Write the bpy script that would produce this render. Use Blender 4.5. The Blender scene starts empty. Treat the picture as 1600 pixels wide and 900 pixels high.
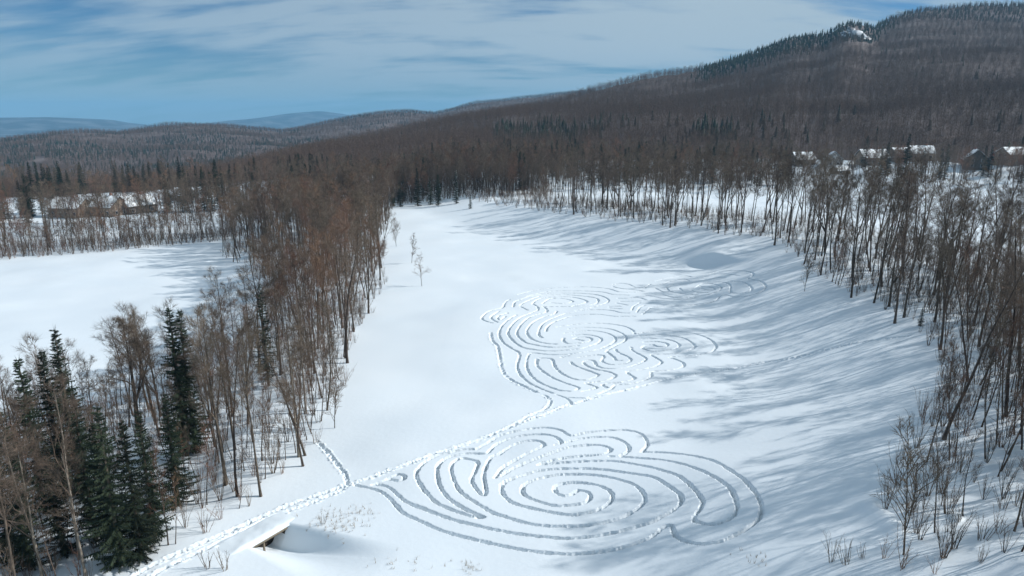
import bpy, math, random
import numpy as np
from mathutils import Vector
S = bpy.context.scene
COL = S.collection
R = math.radians
rng = np.random.default_rng(7)

# ------------------------------------------------------------------ camera
PITCH = R(13.9); CAMZ = 36.0; F = 1066.7
cam_d = bpy.data.cameras.new("camera"); cam = bpy.data.objects.new("camera", cam_d); COL.objects.link(cam)
cam.location = (0, 0, CAMZ); cam.rotation_euler = (math.pi/2 - PITCH, 0, 0)
cam_d.sensor_width = 36; cam_d.lens = 24.0; cam_d.clip_start = 0.5; cam_d.clip_end = 60000
S.camera = cam
# ------------------------------------------------------------------ light
SUN_EL, SUN_AZ = R(31.5), R(11)          # azimuth from +X turned towards +Y
sd = Vector((math.cos(SUN_EL)*math.cos(SUN_AZ), math.cos(SUN_EL)*math.sin(SUN_AZ), math.sin(SUN_EL)))
sl = bpy.data.lights.new("sun", 'SUN'); sun = bpy.data.objects.new("sun", sl); COL.objects.link(sun)
sl.energy = 5.0; sl.angle = R(0.53); sl.color = (1.0, 0.98, 0.95)
sun.rotation_euler = sd.to_track_quat('Z', 'Y').to_euler(); sun.location = (200, 0, 300)
W = bpy.data.worlds.new("World"); S.world = W; W.use_nodes = True
nt = W.node_tree; nt.nodes.clear()
def N(t, **k):
    n = nt.nodes.new(t)
    for a, b in k.items(): setattr(n, a, b)
    return n
def L(a, b): nt.links.new(a, b)
def MATH(op, a, b=None, clamp=False):
    m = N('ShaderNodeMath', operation=op, use_clamp=clamp)
    for i, v in enumerate((a, b)):
        if v is None: continue
        if isinstance(v, (int, float)): m.inputs[i].default_value = v
        else: L(v, m.inputs[i])
    return m.outputs[0]
wo = N('ShaderNodeOutputWorld'); bg = N('ShaderNodeBackground'); bg.inputs[1].default_value = 0.054
sky = N('ShaderNodeTexSky', sky_type='NISHITA', sun_disc=False, sun_elevation=SUN_EL, sun_rotation=math.pi/2 - SUN_AZ)
sky.altitude = 300; sky.air_density = 1.0; sky.dust_density = 0.05; sky.ozone_density = 2.5
tc = N('ShaderNodeTexCoord'); sx = N('ShaderNodeSeparateXYZ'); L(tc.outputs['Generated'], sx.inputs[0])
zz = MATH('ADD', MATH('MAXIMUM', sx.outputs[2], 0.0), 0.25)
cx = MATH('DIVIDE', sx.outputs[0], zz); cy = MATH('DIVIDE', sx.outputs[1], zz)
cb = N('ShaderNodeCombineXYZ'); L(cx, cb.inputs[0]); L(cy, cb.inputs[1])
mp = N('ShaderNodeMapping'); mp.inputs['Rotation'].default_value = (0, 0, R(9)); mp.inputs['Scale'].default_value = (0.75, 2.0, 1)
mp.inputs['Location'].default_value = (3.1, 0.4, 0); L(cb.outputs[0], mp.inputs[0])
n1 = N('ShaderNodeTexNoise'); n1.inputs['Scale'].default_value = 1.3; n1.inputs['Detail'].default_value = 6; n1.inputs['Roughness'].default_value = 0.52
n1.inputs['Distortion'].default_value = 0.35; L(mp.outputs[0], n1.inputs['Vector'])
mp2 = N('ShaderNodeMapping'); mp2.inputs['Rotation'].default_value = (0, 0, R(-6)); mp2.inputs['Scale'].default_value = (2.6, 9.0, 1); L(cb.outputs[0], mp2.inputs[0])
n2 = N('ShaderNodeTexNoise'); n2.inputs['Scale'].default_value = 1.1; n2.inputs['Detail'].default_value = 5; L(mp2.outputs[0], n2.inputs['Vector'])
cr = N('ShaderNodeMapRange', interpolation_type='SMOOTHSTEP'); cr.inputs[1].default_value = 0.34; cr.inputs[2].default_value = 0.54
L(MATH('ADD', MATH('MULTIPLY', n1.outputs[0], 0.66), MATH('MULTIPLY', n2.outputs[0], 0.34)), cr.inputs[0])
# the veil thickens towards the sun side
veil = MATH('MULTIPLY', MATH('ADD', MATH('MULTIPLY', sx.outputs[0], 0.40), 0.90), cr.outputs[0], clamp=True)
hz = N('ShaderNodeMapRange', interpolation_type='SMOOTHSTEP'); hz.inputs[1].default_value = 0.01; hz.inputs[2].default_value = 0.10
L(sx.outputs[2], hz.inputs[0])
mk = MATH('MULTIPLY', veil, MATH('ADD', MATH('MULTIPLY', hz.outputs[0], 0.45), 0.55))
mx = N('ShaderNodeMix', data_type='RGBA'); L(mk, mx.inputs[0]); hsv = N('ShaderNodeHueSaturation'); hsv.inputs['Saturation'].default_value = 1.1; hsv.inputs['Value'].default_value = 1.1; tn = N('ShaderNodeMix', data_type='RGBA', blend_type='MULTIPLY'); tn.inputs[0].default_value = 1; tn.inputs[7].default_value = (.72, 1.02, 1.36, 1); L(sky.outputs[0], tn.inputs[6]); L(tn.outputs[2], hsv.inputs['Color']); L(hsv.outputs[0], mx.inputs[6]); mx.inputs[7].default_value = (9.0, 11.4, 13.2, 1)
L(mx.outputs[2], bg.inputs[0]); L(bg.outputs[0], wo.inputs[0])
S.view_settings.view_transform = 'Standard'; S.view_settings.look = 'None'
S.view_settings.exposure = -0.22; S.view_settings.gamma = 1.0; S.view_settings.use_curve_mapping = False
S.cycles.use_denoising = True; S.cycles.max_bounces = 5; S.cycles.diffuse_bounces = 2; S.cycles.glossy_bounces = 1
S.cycles.volume_bounces = 1; S.cycles.transparent_max_bounces = 4; S.cycles.use_adaptive_sampling = True
S.render.film_transparent = False

# ------------------------------------------------------------------ helpers
def tag(o, label=None, cat=None, group=None, kind=None):
    if label: o['label'] = label
    if cat: o['category'] = cat
    if group: o['group'] = group
    if kind: o['kind'] = kind
    return o
def mesh(name, v, f, mats=(), smooth=False, midx=None):
    me = bpy.data.meshes.new(name)
    v = np.asarray(v, np.float32)
    if isinstance(f, np.ndarray):
        k = f.shape[1]; flat = f.ravel().astype(np.int32); starts = np.arange(0, len(flat), k, dtype=np.int32)
    else:
        flat = np.array([i for q in f for i in q], np.int32)
        ln = np.array([len(q) for q in f]); starts = np.concatenate([[0], np.cumsum(ln)[:-1]]).astype(np.int32)
    me.vertices.add(len(v)); me.vertices.foreach_set('co', v.ravel())
    me.loops.add(len(flat)); me.loops.foreach_set('vertex_index', flat)
    me.polygons.add(len(starts)); me.polygons.foreach_set('loop_start', starts)
    if midx is not None: me.polygons.foreach_set('material_index', np.asarray(midx, np.int32))
    me.update(calc_edges=True)
    for m in mats: me.materials.append(m)
    if smooth: me.polygons.foreach_set('use_smooth', np.ones(len(starts), bool))
    return me
def obj(name, me, parent=None, loc=(0, 0, 0)):
    o = bpy.data.objects.new(name, me); COL.objects.link(o); o.location = loc
    if parent: o.parent = parent
    return o
def sstep(a, b, x):
    t = np.clip((x - a)/(b - a), 0, 1); return t*t*(3 - 2*t)
# value noise
_perm = rng.permutation(4096); _val = rng.random(4096)*2 - 1
def vnoise(x, y, seed=0):
    xi = np.floor(x).astype(np.int64); yi = np.floor(y).astype(np.int64); fx = x - xi; fy = y - yi
    fx = fx*fx*fx*(fx*(fx*6 - 15) + 10); fy = fy*fy*fy*(fy*(fy*6 - 15) + 10)
    def h(a, b): return _val[_perm[(a + 57*seed + _perm[(b + 131*seed) & 4095]) & 4095]]
    a = h(xi, yi); b = h(xi + 1, yi); c = h(xi, yi + 1); d = h(xi + 1, yi + 1)
    return (a*(1 - fx) + b*fx)*(1 - fy) + (c*(1 - fx) + d*fx)*fy
def fbm(x, y, o=3, seed=0):
    s = 0; a = 1
    for i in range(o):
        s = s + a*vnoise(x*2**i + 13.7*i, y*2**i - 7.3*i, seed + i); a *= 0.5
    return s

# ------------------------------------------------------------------ materials
def mat(name):
    m = bpy.data.materials.new(name); m.use_nodes = True
    return m, m.node_tree, m.node_tree.nodes['Principled BSDF']
def noise_mat(name, c1, c2, scale=4, rough=0.85, bump=0.0, rnd=0.0, detail=4, stretch=(1, 1, 1), coord='Object', lo=.35, hi=.65, bdist=.1):
    m, t, p = mat(name); nn = t.nodes; lk = t.links
    co = nn.new('ShaderNodeTexCoord'); mpn = nn.new('ShaderNodeMapping'); mpn.inputs['Scale'].default_value = stretch
    lk.new(co.outputs[coord], mpn.inputs[0])
    no = nn.new('ShaderNodeTexNoise'); no.inputs['Scale'].default_value = scale; no.inputs['Detail'].default_value = detail
    lk.new(mpn.outputs[0], no.inputs['Vector'])
    rp = nn.new('ShaderNodeValToRGB'); rp.color_ramp.elements[0].color = (*c1, 1); rp.color_ramp.elements[1].color = (*c2, 1)
    rp.color_ramp.elements[0].position = lo; rp.color_ramp.elements[1].position = hi
    lk.new(no.outputs[0], rp.inputs[0]); out = rp.outputs[0]
    if rnd:
        oi = nn.new('ShaderNodeObjectInfo'); hs = nn.new('ShaderNodeHueSaturation')
        a = nn.new('ShaderNodeMapRange'); a.inputs[3].default_value = 1 - rnd; a.inputs[4].default_value = 1 + rnd
        b = nn.new('ShaderNodeMath'); b.operation = 'MULTIPLY'; b.inputs[1].default_value = 7.31
        c = nn.new('ShaderNodeMath'); c.operation = 'FRACT'
        d = nn.new('ShaderNodeMapRange'); d.inputs[3].default_value = .488; d.inputs[4].default_value = .51
        lk.new(oi.outputs['Random'], a.inputs[0]); lk.new(a.outputs[0], hs.inputs['Value'])
        lk.new(oi.outputs['Random'], b.inputs[0]); lk.new(b.outputs[0], c.inputs[0]); lk.new(c.outputs[0], d.inputs[0]); lk.new(d.outputs[0], hs.inputs['Hue'])
        lk.new(out, hs.inputs['Color']); out = hs.outputs[0]
    lk.new(out, p.inputs['Base Color']); p.inputs['Roughness'].default_value = rough; p.inputs['Specular IOR Level'].default_value = .25
    if bump:
        bn = nn.new('ShaderNodeBump'); bn.inputs['Strength'].default_value = bump; bn.inputs['Distance'].default_value = bdist
        lk.new(no.outputs[0], bn.inputs['Height']); lk.new(bn.outputs[0], p.inputs['Normal'])
    return m
M = {}
def snow_mat(name, c1, c2, litter=0.0):
    m, t, p = mat(name); nn = t.nodes; lk = t.links
    co = nn.new('ShaderNodeTexCoord')
    def nz(scale, detail, stretch=(1, 1, 1), rot=0):
        mpn = nn.new('ShaderNodeMapping'); mpn.inputs['Scale'].default_value = stretch; mpn.inputs['Rotation'].default_value = (0, 0, rot)
        lk.new(co.outputs['Object'], mpn.inputs[0])
        n = nn.new('ShaderNodeTexNoise'); n.inputs['Scale'].default_value = scale; n.inputs['Detail'].default_value = detail
        lk.new(mpn.outputs[0], n.inputs['Vector']); return n.outputs[0]
    big = nz(.06, 3); rp = nn.new('ShaderNodeValToRGB')
    rp.color_ramp.elements[0].color = (*c1, 1); rp.color_ramp.elements[1].color = (*c2, 1)
    rp.color_ramp.elements[0].position = .35; rp.color_ramp.elements[1].position = .65
    lk.new(big, rp.inputs[0]); out = rp.outputs[0]
    if litter:
        sp = nz(1.9, 5); mr = nn.new('ShaderNodeMapRange'); mr.inputs[1].default_value = .60; mr.inputs[2].default_value = .72; mr.inputs[4].default_value = litter
        lk.new(sp, mr.inputs[0]); mxn = nn.new('ShaderNodeMix'); mxn.data_type = 'RGBA'
        lk.new(mr.outputs[0], mxn.inputs[0]); lk.new(out, mxn.inputs[6]); mxn.inputs[7].default_value = (.16, .11, .08, 1); out = mxn.outputs[2]
    lk.new(out, p.inputs['Base Color'])
    p.inputs['Roughness'].default_value = .62; p.inputs['Specular IOR Level'].default_value = .2
    ad = nn.new('ShaderNodeMath'); ad.operation = 'MULTIPLY_ADD'
    lk.new(nz(.55, 5, (1, .35, 1), .5), ad.inputs[0]); ad.inputs[1].default_value = 1.0; lk.new(nz(5, 4), ad.inputs[2])
    bn = nn.new('ShaderNodeBump'); bn.inputs['Strength'].default_value = .10; bn.inputs['Distance'].default_value = .08
    lk.new(ad.outputs[0], bn.inputs['Height']); lk.new(bn.outputs[0], p.inputs['Normal'])
    return m
M['snow'] = snow_mat('snow', (.77, .83, .87), (.82, .87, .90))
M['track_snow'] = snow_mat('trodden_snow', (.77, .83, .87), (.81, .86, .89))
M['wood_snow'] = snow_mat('woodland_snow', (.72, .72, .72), (.80, .81, .82), .55)
M['hill'] = noise_mat('hillside_floor', (.10, .075, .065), (.21, .165, .15), .02, .9)
M['far'] = noise_mat('distant_forest_ground', (.05, .055, .06), (.20, .21, .22), .004, .9, detail=8, lo=.45, hi=.75)
M['bark'] = noise_mat('bark', (.045, .035, .028), (.13, .102, .08), 3.5, .9, .5, .35, stretch=(3, 3, .5))
M['bark_pale'] = noise_mat('pale_bark', (.14, .115, .09), (.34, .29, .235), 3.0, .9, .5, .25, stretch=(3, 3, .6))
M['twig'] = noise_mat('twigs', (.105, .080, .060), (.20, .152, .114), 1.2, .9, 0, .35)
M['twig_red'] = noise_mat('reddish_twigs', (.14, .083, .056), (.25, .15, .10), 1.2, .9, 0, .3)
M['twig_far'] = noise_mat('canopy_twigs', (.11, .088, .073), (.21, .167, .137), .6, .9, 0, .45)
M['twig_hill'] = noise_mat('hill_canopy_twigs', (.098, .066, .049), (.178, .122, .092), .6, .9, 0, .0)
M['needle'] = noise_mat('needles', (.010, .017, .010), (.034, .050, .027), 2.2, .8, 0, .35)
M['planks'] = noise_mat('weathered_planks', (.14, .115, .085), (.28, .24, .18), 6, .85, .4, stretch=(1, 6, 6))
M['shade_dark_wood'] = noise_mat('shade_dark_timber', (.018, .015, .012), (.05, .04, .03), 5, .9, .4, stretch=(1, 5, 5))  # timber blackened so its colour carries the shade under the bridge deck
M['straw'] = noise_mat('dry_straw', (.20, .14, .08), (.38, .28, .17), 2, .9)
M['rock'] = noise_mat('rock', (.20, .20, .21), (.75, .77, .80), .12, .9, .5, lo=.42, hi=.55, bdist=2)

# ------------------------------------------------------------------ projection helpers
cp, sp_ = math.cos(PITCH), math.sin(PITCH)
def pdir(u, v):
    a = (450 - v)/F; b = (u - 800)/F
    return np.array([b, cp + a*sp_, -sp_ + a*cp])
def to_px(x, y, z):
    dz = z - CAMZ; w = y*cp - dz*sp_; up = y*sp_ + dz*cp
    w = np.where(np.abs(w) < 1e-3, 1e-3, w)
    return 800 + F*x/w, 450 - F*up/w, w

# ------------------------------------------------------------------ terrain
RLINE = np.array([(-60, 2000), (-45, 420), (-30, 320), (-17, 287), (11, 240), (38, 204), (60, 180), (67, 168), (63, 150), (60.5, 128), (61, 110), (59, 92), (52, 76), (42, 63), (33, 52), (29, 43), (27, 20), (27, -300)], float)
LLINE = np.array([(-52, 2000), (-52, 320), (-48, 275), (-40, 215), (-31, 160), (-28, 144), (-25.5, 103), (-23.5, 85), (-22, 66), (-25, 58), (-31, 50), (-40, 40), (-50, 20), (-60, -300)], float)
def sdist(x, y, P):
    """distance to polyline P running from +y down to -y; positive on its +x side"""
    d = np.full(x.shape, 1e9)
    for (ax, ay), (bx, by) in zip(P[:-1], P[1:]):
        ex, ey = bx - ax, by - ay; t = np.clip(((x - ax)*ex + (y - ay)*ey)/(ex*ex + ey*ey), 0, 1)
        d = np.minimum(d, np.hypot(x - ax - t*ex, y - ay - t*ey))
    yy = P[::-1, 1]; xx = P[::-1, 0]
    return np.where(x > np.interp(y, yy, xx), d, -d)
def crest(rows, dz):
    a, r, z = [], [], []
    for u, v, rr in rows:
        d = pdir(u, v); hz_ = math.hypot(d[0], d[1])
        a.append(math.atan2(d[0], d[1])); r.append(rr); z.append(CAMZ + rr*d[2]/hz_ - dz)
    return np.array(a), np.array(r, float), np.array(z)
A_ = crest([(-900, 300, 520), (200, 285, 500), (330, 268, 520), (380, 254, 540), (440, 239, 620), (500, 224, 700), (560, 211, 770), (620, 197, 840), (700, 181, 920), (800, 163, 990),
            (860, 151, 1040), (900, 141, 1080), (1000, 117, 1160), (1090, 100, 1260), (1160, 79, 1310), (1240, 50, 1360), (1296, 45, 1400), (1310, 34, 1420), (1330, 29, 1430),
            (1352, 32, 1450), (1368, 38, 1480), (1380, 27, 1640), (1440, 8, 1750), (1520, 2, 1820), (1600, 0, 1850), (1900, -6, 1900), (2600, 20, 2000)], 9)
B_ = crest([(-900, 190, 2500), (0, 214, 1950), (75, 204, 2000), (140, 201, 2050), (185, 201, 2100), (200, 198, 2150), (260, 191, 2200), (340, 191, 2200), (400, 198, 2150), (440, 200, 2150), (480, 192, 2250),
            (530, 183, 2350), (600, 171, 2450), (640, 170, 2500), (680, 174, 2500), (720, 163, 2600), (780, 151, 2700), (900, 138, 2900), (1200, 110, 3200), (2600, 100, 3600)], 13)
C_ = crest([(-900, 188, 10500), (-100, 184, 10500), (0, 184.5, 10000), (60, 183, 10000), (140, 184, 10000), (190, 188, 10000), (215, 196, 9800), (280, 197, 9500), (350, 189, 10300), (400, 185, 11000), (440, 180, 11500), (500, 174.5, 12000), (530, 178, 12000),
            (560, 183, 12000), (620, 187, 12000), (900, 184, 12000), (2600, 180, 12000)], 0)
def Hnear(x, y):
    dr = sdist(x, y, RLINE); dl = sdist(x, y, LLINE)
    top = 6.5 - 3.0*sstep(185, 280, y) + 2.5*sstep(260, 430, np.hypot(x, y))
    z = top*sstep(-26, 9, dr)
    # steep lip of a mound near the bend of the right tree line
    dd = (x - 50)*.55 + (y - 167)*.83; dt_ = (x - 50)*.83 - (y - 167)*.55
    z = z + (2.0*sstep(-1.0, 1.6, dd + .02*dt_**2)*np.exp(-(np.maximum(dd, 0)/11)**2) - .7*np.exp(-((dd + 3)/3)**2))*np.exp(-(dt_/6)**2)
    z = z - 4.5*sstep(4, 45, -dl)*(1 - .55*sstep(250, 420, y))       # ground falls away left of the left wood
    z = z - 1.6*sstep(2, 16, -dl)*sstep(75, 40, y)
    z = z + .35*fbm(x/24, y/24, 3, 3)*sstep(5, 30, y)
    inw = np.maximum(sstep(-3, 8, dr), sstep(-2, 8, -dl)*(dl > -42))
    z = z + inw*(.45*fbm(x/5, y/5, 2, 11))
    z = z + .9*np.maximum(0, fbm(x/3.2, y/3.2, 2, 17))*sstep(27, 33, x)*sstep(62, 50, y)*sstep(36, 42, y)  # drifted humps, lower right
    # ditch passing under the footbridge, opening to the lower right
    z = z - ditch(x, y)
    return z
BR = None
def ditch(x, y):
    if BR is None: return 0*x
    (bx, by), (tx, ty) = BR                                  # bridge centre, unit vector along the bridge
    nx, ny = ty, -tx                                         # downstream direction (towards the camera side)
    s = (x - bx)*nx + (y - by)*ny; t = (x - bx)*tx + (y - by)*ty
    t = t - .22*np.maximum(s, 0)
    w = np.maximum(s, 0)
    dep = 1.9*sstep(12, .5, s)*sstep(-2.5, -1.7, s)
    side = sstep(-2.0 - .25*w, .9, t)*sstep(2.75 + .10*w, 1.35, t)
    return dep*side
def H(x, y):
    x = np.asarray(x, float); y = np.asarray(y, float)
    az = np.arctan2(x, np.maximum(y, 1e-6)); r = np.hypot(x, y)
    az = np.where(y <= 0, np.sign(x)*1.57, az)
    ra = np.interp(az, A_[0], A_[1]); za = np.interp(az, A_[0], A_[2])
    rb = np.interp(az, B_[0], B_[1]); zb = np.interp(az, B_[0], B_[2])
    rc = np.interp(az, C_[0], C_[1]); zc = np.interp(az, C_[0], C_[2])
    r0 = np.minimum(430, ra - 60); k = r0/np.maximum(r, 1e-6); kk = np.minimum(k, 1)
    zn = Hnear(x*kk, y*kk)
    def lerp(a, b, t): return a + (b - a)*t
    tA = np.clip((r - r0)/(ra - r0), 0, 1); tA = .75*tA + .25*tA*tA
    z = lerp(zn, za, tA)
    zv = np.minimum(-62, za - 30)
    t = sstep(0, 1, (r - ra)/np.maximum(300, 1.6*(za - zv))); z = np.where(r > ra, lerp(za, zv, t), z)
    tB = np.clip((r - (ra + .3*(rb - ra)))/(.7*(rb - ra)), 0, 1); tB = .6*tB + .4*sstep(0, 1, tB)
    z = np.where(r > ra + .3*(rb - ra), np.maximum(z, lerp(zv, zb, tB)), z)
    t = sstep(0, 1, (r - rb)/1600); z = np.where(r > rb, lerp(zb, -110, t), z)
    tC = sstep(0, 1, (r - .8*rc)/(.2*rc)); z = np.where(r > .8*rc, lerp(-110, zc, tC), z)
    t = sstep(0, 1, (r - rc)/4000); z = np.where(r > rc, lerp(zc, -110, t), z)
    hillm = sstep(450, 700, r)*sstep(3500, 2600, r)
    z = z + hillm*fbm(x/170, y/170, 3, 23)*6*(1 - .7*sstep(.85, 1, r/ra)*sstep(1.6, 1, r/ra))
    z = z + sstep(5000, 7000, r)*fbm(x/1400, y/1400, 4, 29)*14*sstep(0, 1, .3 + tC)
    return z
def hit(u, v):
    """where the sight line of a photo pixel meets the ground"""
    d = pdir(u, v); ts = np.concatenate([np.arange(35, 500, 2.0), np.arange(500, 3500, 20.)])
    h = CAMZ + d[2]*ts - H(d[0]*ts, d[1]*ts); i = int(np.argmax(h < 0))
    if h[i] >= 0: i = len(ts) - 1
    a, b = ts[max(i - 1, 0)], ts[i]
    for _ in range(18):
        m = (a + b)/2
        if CAMZ + d[2]*m - float(H(np.array(d[0]*m), np.array(d[1]*m))) > 0: a = m
        else: b = m
    return d[0]*b, d[1]*b
pA = hit(383, 857); pB = hit(443, 822)
_dx, _dy = pB[0] - pA[0], pB[1] - pA[1]; _l = math.hypot(_dx, _dy); BT = (_dx/_l, _dy/_l); BLEN = _l
BC = ((pA[0] + pB[0])/2, (pA[1] + pB[1])/2)
BR = (BC, BT)

# ------------------------------------------------------------------ trodden paths (photo pixels -> ground)
L1 = [
 [(555,758),(579,763),(597,769),(617,787),(630,802),(650,811),(680,825),(710,835),(755,846),(800,856),(825,860),(870,865),(907,865),(952,860),(990,850),(1020,838),(1030,829),(1038,823),(1050,821),(1053,834),(1064,843),(1091,850),(1122,847),(1157,832),(1185,811),(1190,793),(1182,772),(1163,750),(1145,737),(1115,720),(1077,711),(1040,707),(1003,706)],
 [(1003,706),(1012,693),(1002,678),(980,672),(945,673),(915,676),(892,681),(876,672),(852,668),(820,671),(780,681),(767,689),(746,701)],
 [(744,702),(725,702),(705,707),(680,713),(657,728),(650,743),(659,761),(665,768),(680,784),(702,795),(734,806),(756,808)],
 [(756,808),(732,798),(702,779),(687,759),(683,740),(684,728),(695,717),(717,710),(740,708),(759,709),(765,704),(777,693),(800,684),(829,679),(855,679),(871,684),(877,692),(868,695)],
 [(886,691),(904,686),(930,683),(960,684),(981,695),(982,705),(969,712),(953,713)],
 [(964,713),(980,714),(1032,718),(1070,726),(1107,740),(1137,759),(1146,772),(1152,792),(1146,807),(1127,817),(1107,819),(1091,816),(1083,810),(1091,799),(1098,784),(1088,768),(1070,750),(1052,740),(1017,730),(980,723),(952,720),(907,721),(870,723.5),(841,726)],
 [(841,726),(855,721),(892,714),(930,711),(946,709),(955,702),(942,696),(922,695),(888,699),(861,708),(829,720),(802,732),(783,743),(774,746)],
 [(774,746),(785,731),(800,722),(825,708),(846,698),(850,693),(837,688),(817,690),(795,699),(780,710),(767,714),(756,740),(759,768),(753,773),(740,758),(737,747),(746,728),(744,720),(723,716)],
 [(716,717),(705,726),(707,743),(717,765),(740,783),(770,801),(785,805.5),(810,814),(847,821),(885,822),(930,819),(975,807),(1002,790),(1008,777),(994,759),(967,749),(937,743),(900,741),(864,743),(829,752),(816,762),(820,774),(840,783),(862,789),(885,790),(912,786),(922,778),(919,769),(904,766),(894,772),(882,775),(868,769),(867,760),(883,755),(903,754),(930,757),(952,766),(957,780),(942,793),(919,801),(888,804),(840,796),(802,786),(786,772),(784,757),(802,747),(847,735),(900,732),(945,734),(997,741),(1025,747),(1052,764),(1064,775),(1062,789),(1044,802),(1017,816),(995,823),(945,835),(885,841),(825,836),(780,829),(740,820),(702,810),(665,796),(635,784),(617,769),(603,759),(588,757)],
 [(583,757),(600,751),(610,746),(622,741),(631,743),(631,748),(622,751),(610,749)],
]
TR = [
 [(200,906),(240,882),(300,855),(370,825),(420,803),(470,782),(510,769),(535,760),(560,753),(600,738),(630,727),(660,716),(680,708),(705,701),(740,690),(767,680),(790,670),(830,654),(850,648),(892,631)],
 [(225,908),(260,886),(310,863),(380,833),(425,812),(475,790),(515,774),(540,762)],
 [(496,690),(512,707),(525,724),(537,738),(543,757)],
 [(800,666),(826,650),(850,640),(858,632),(860,626),(853,619),(840,614),(820,604),(803,596),(790,587),(784,576),(781,560),(777,541),(769,532),(767,520)],
 [(896,631),(940,618),(984,608),(1052,590.5),(1130,578),(1190,567),(1240,559),(1290,547),(1350,534),(1420,525)],
]
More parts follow.
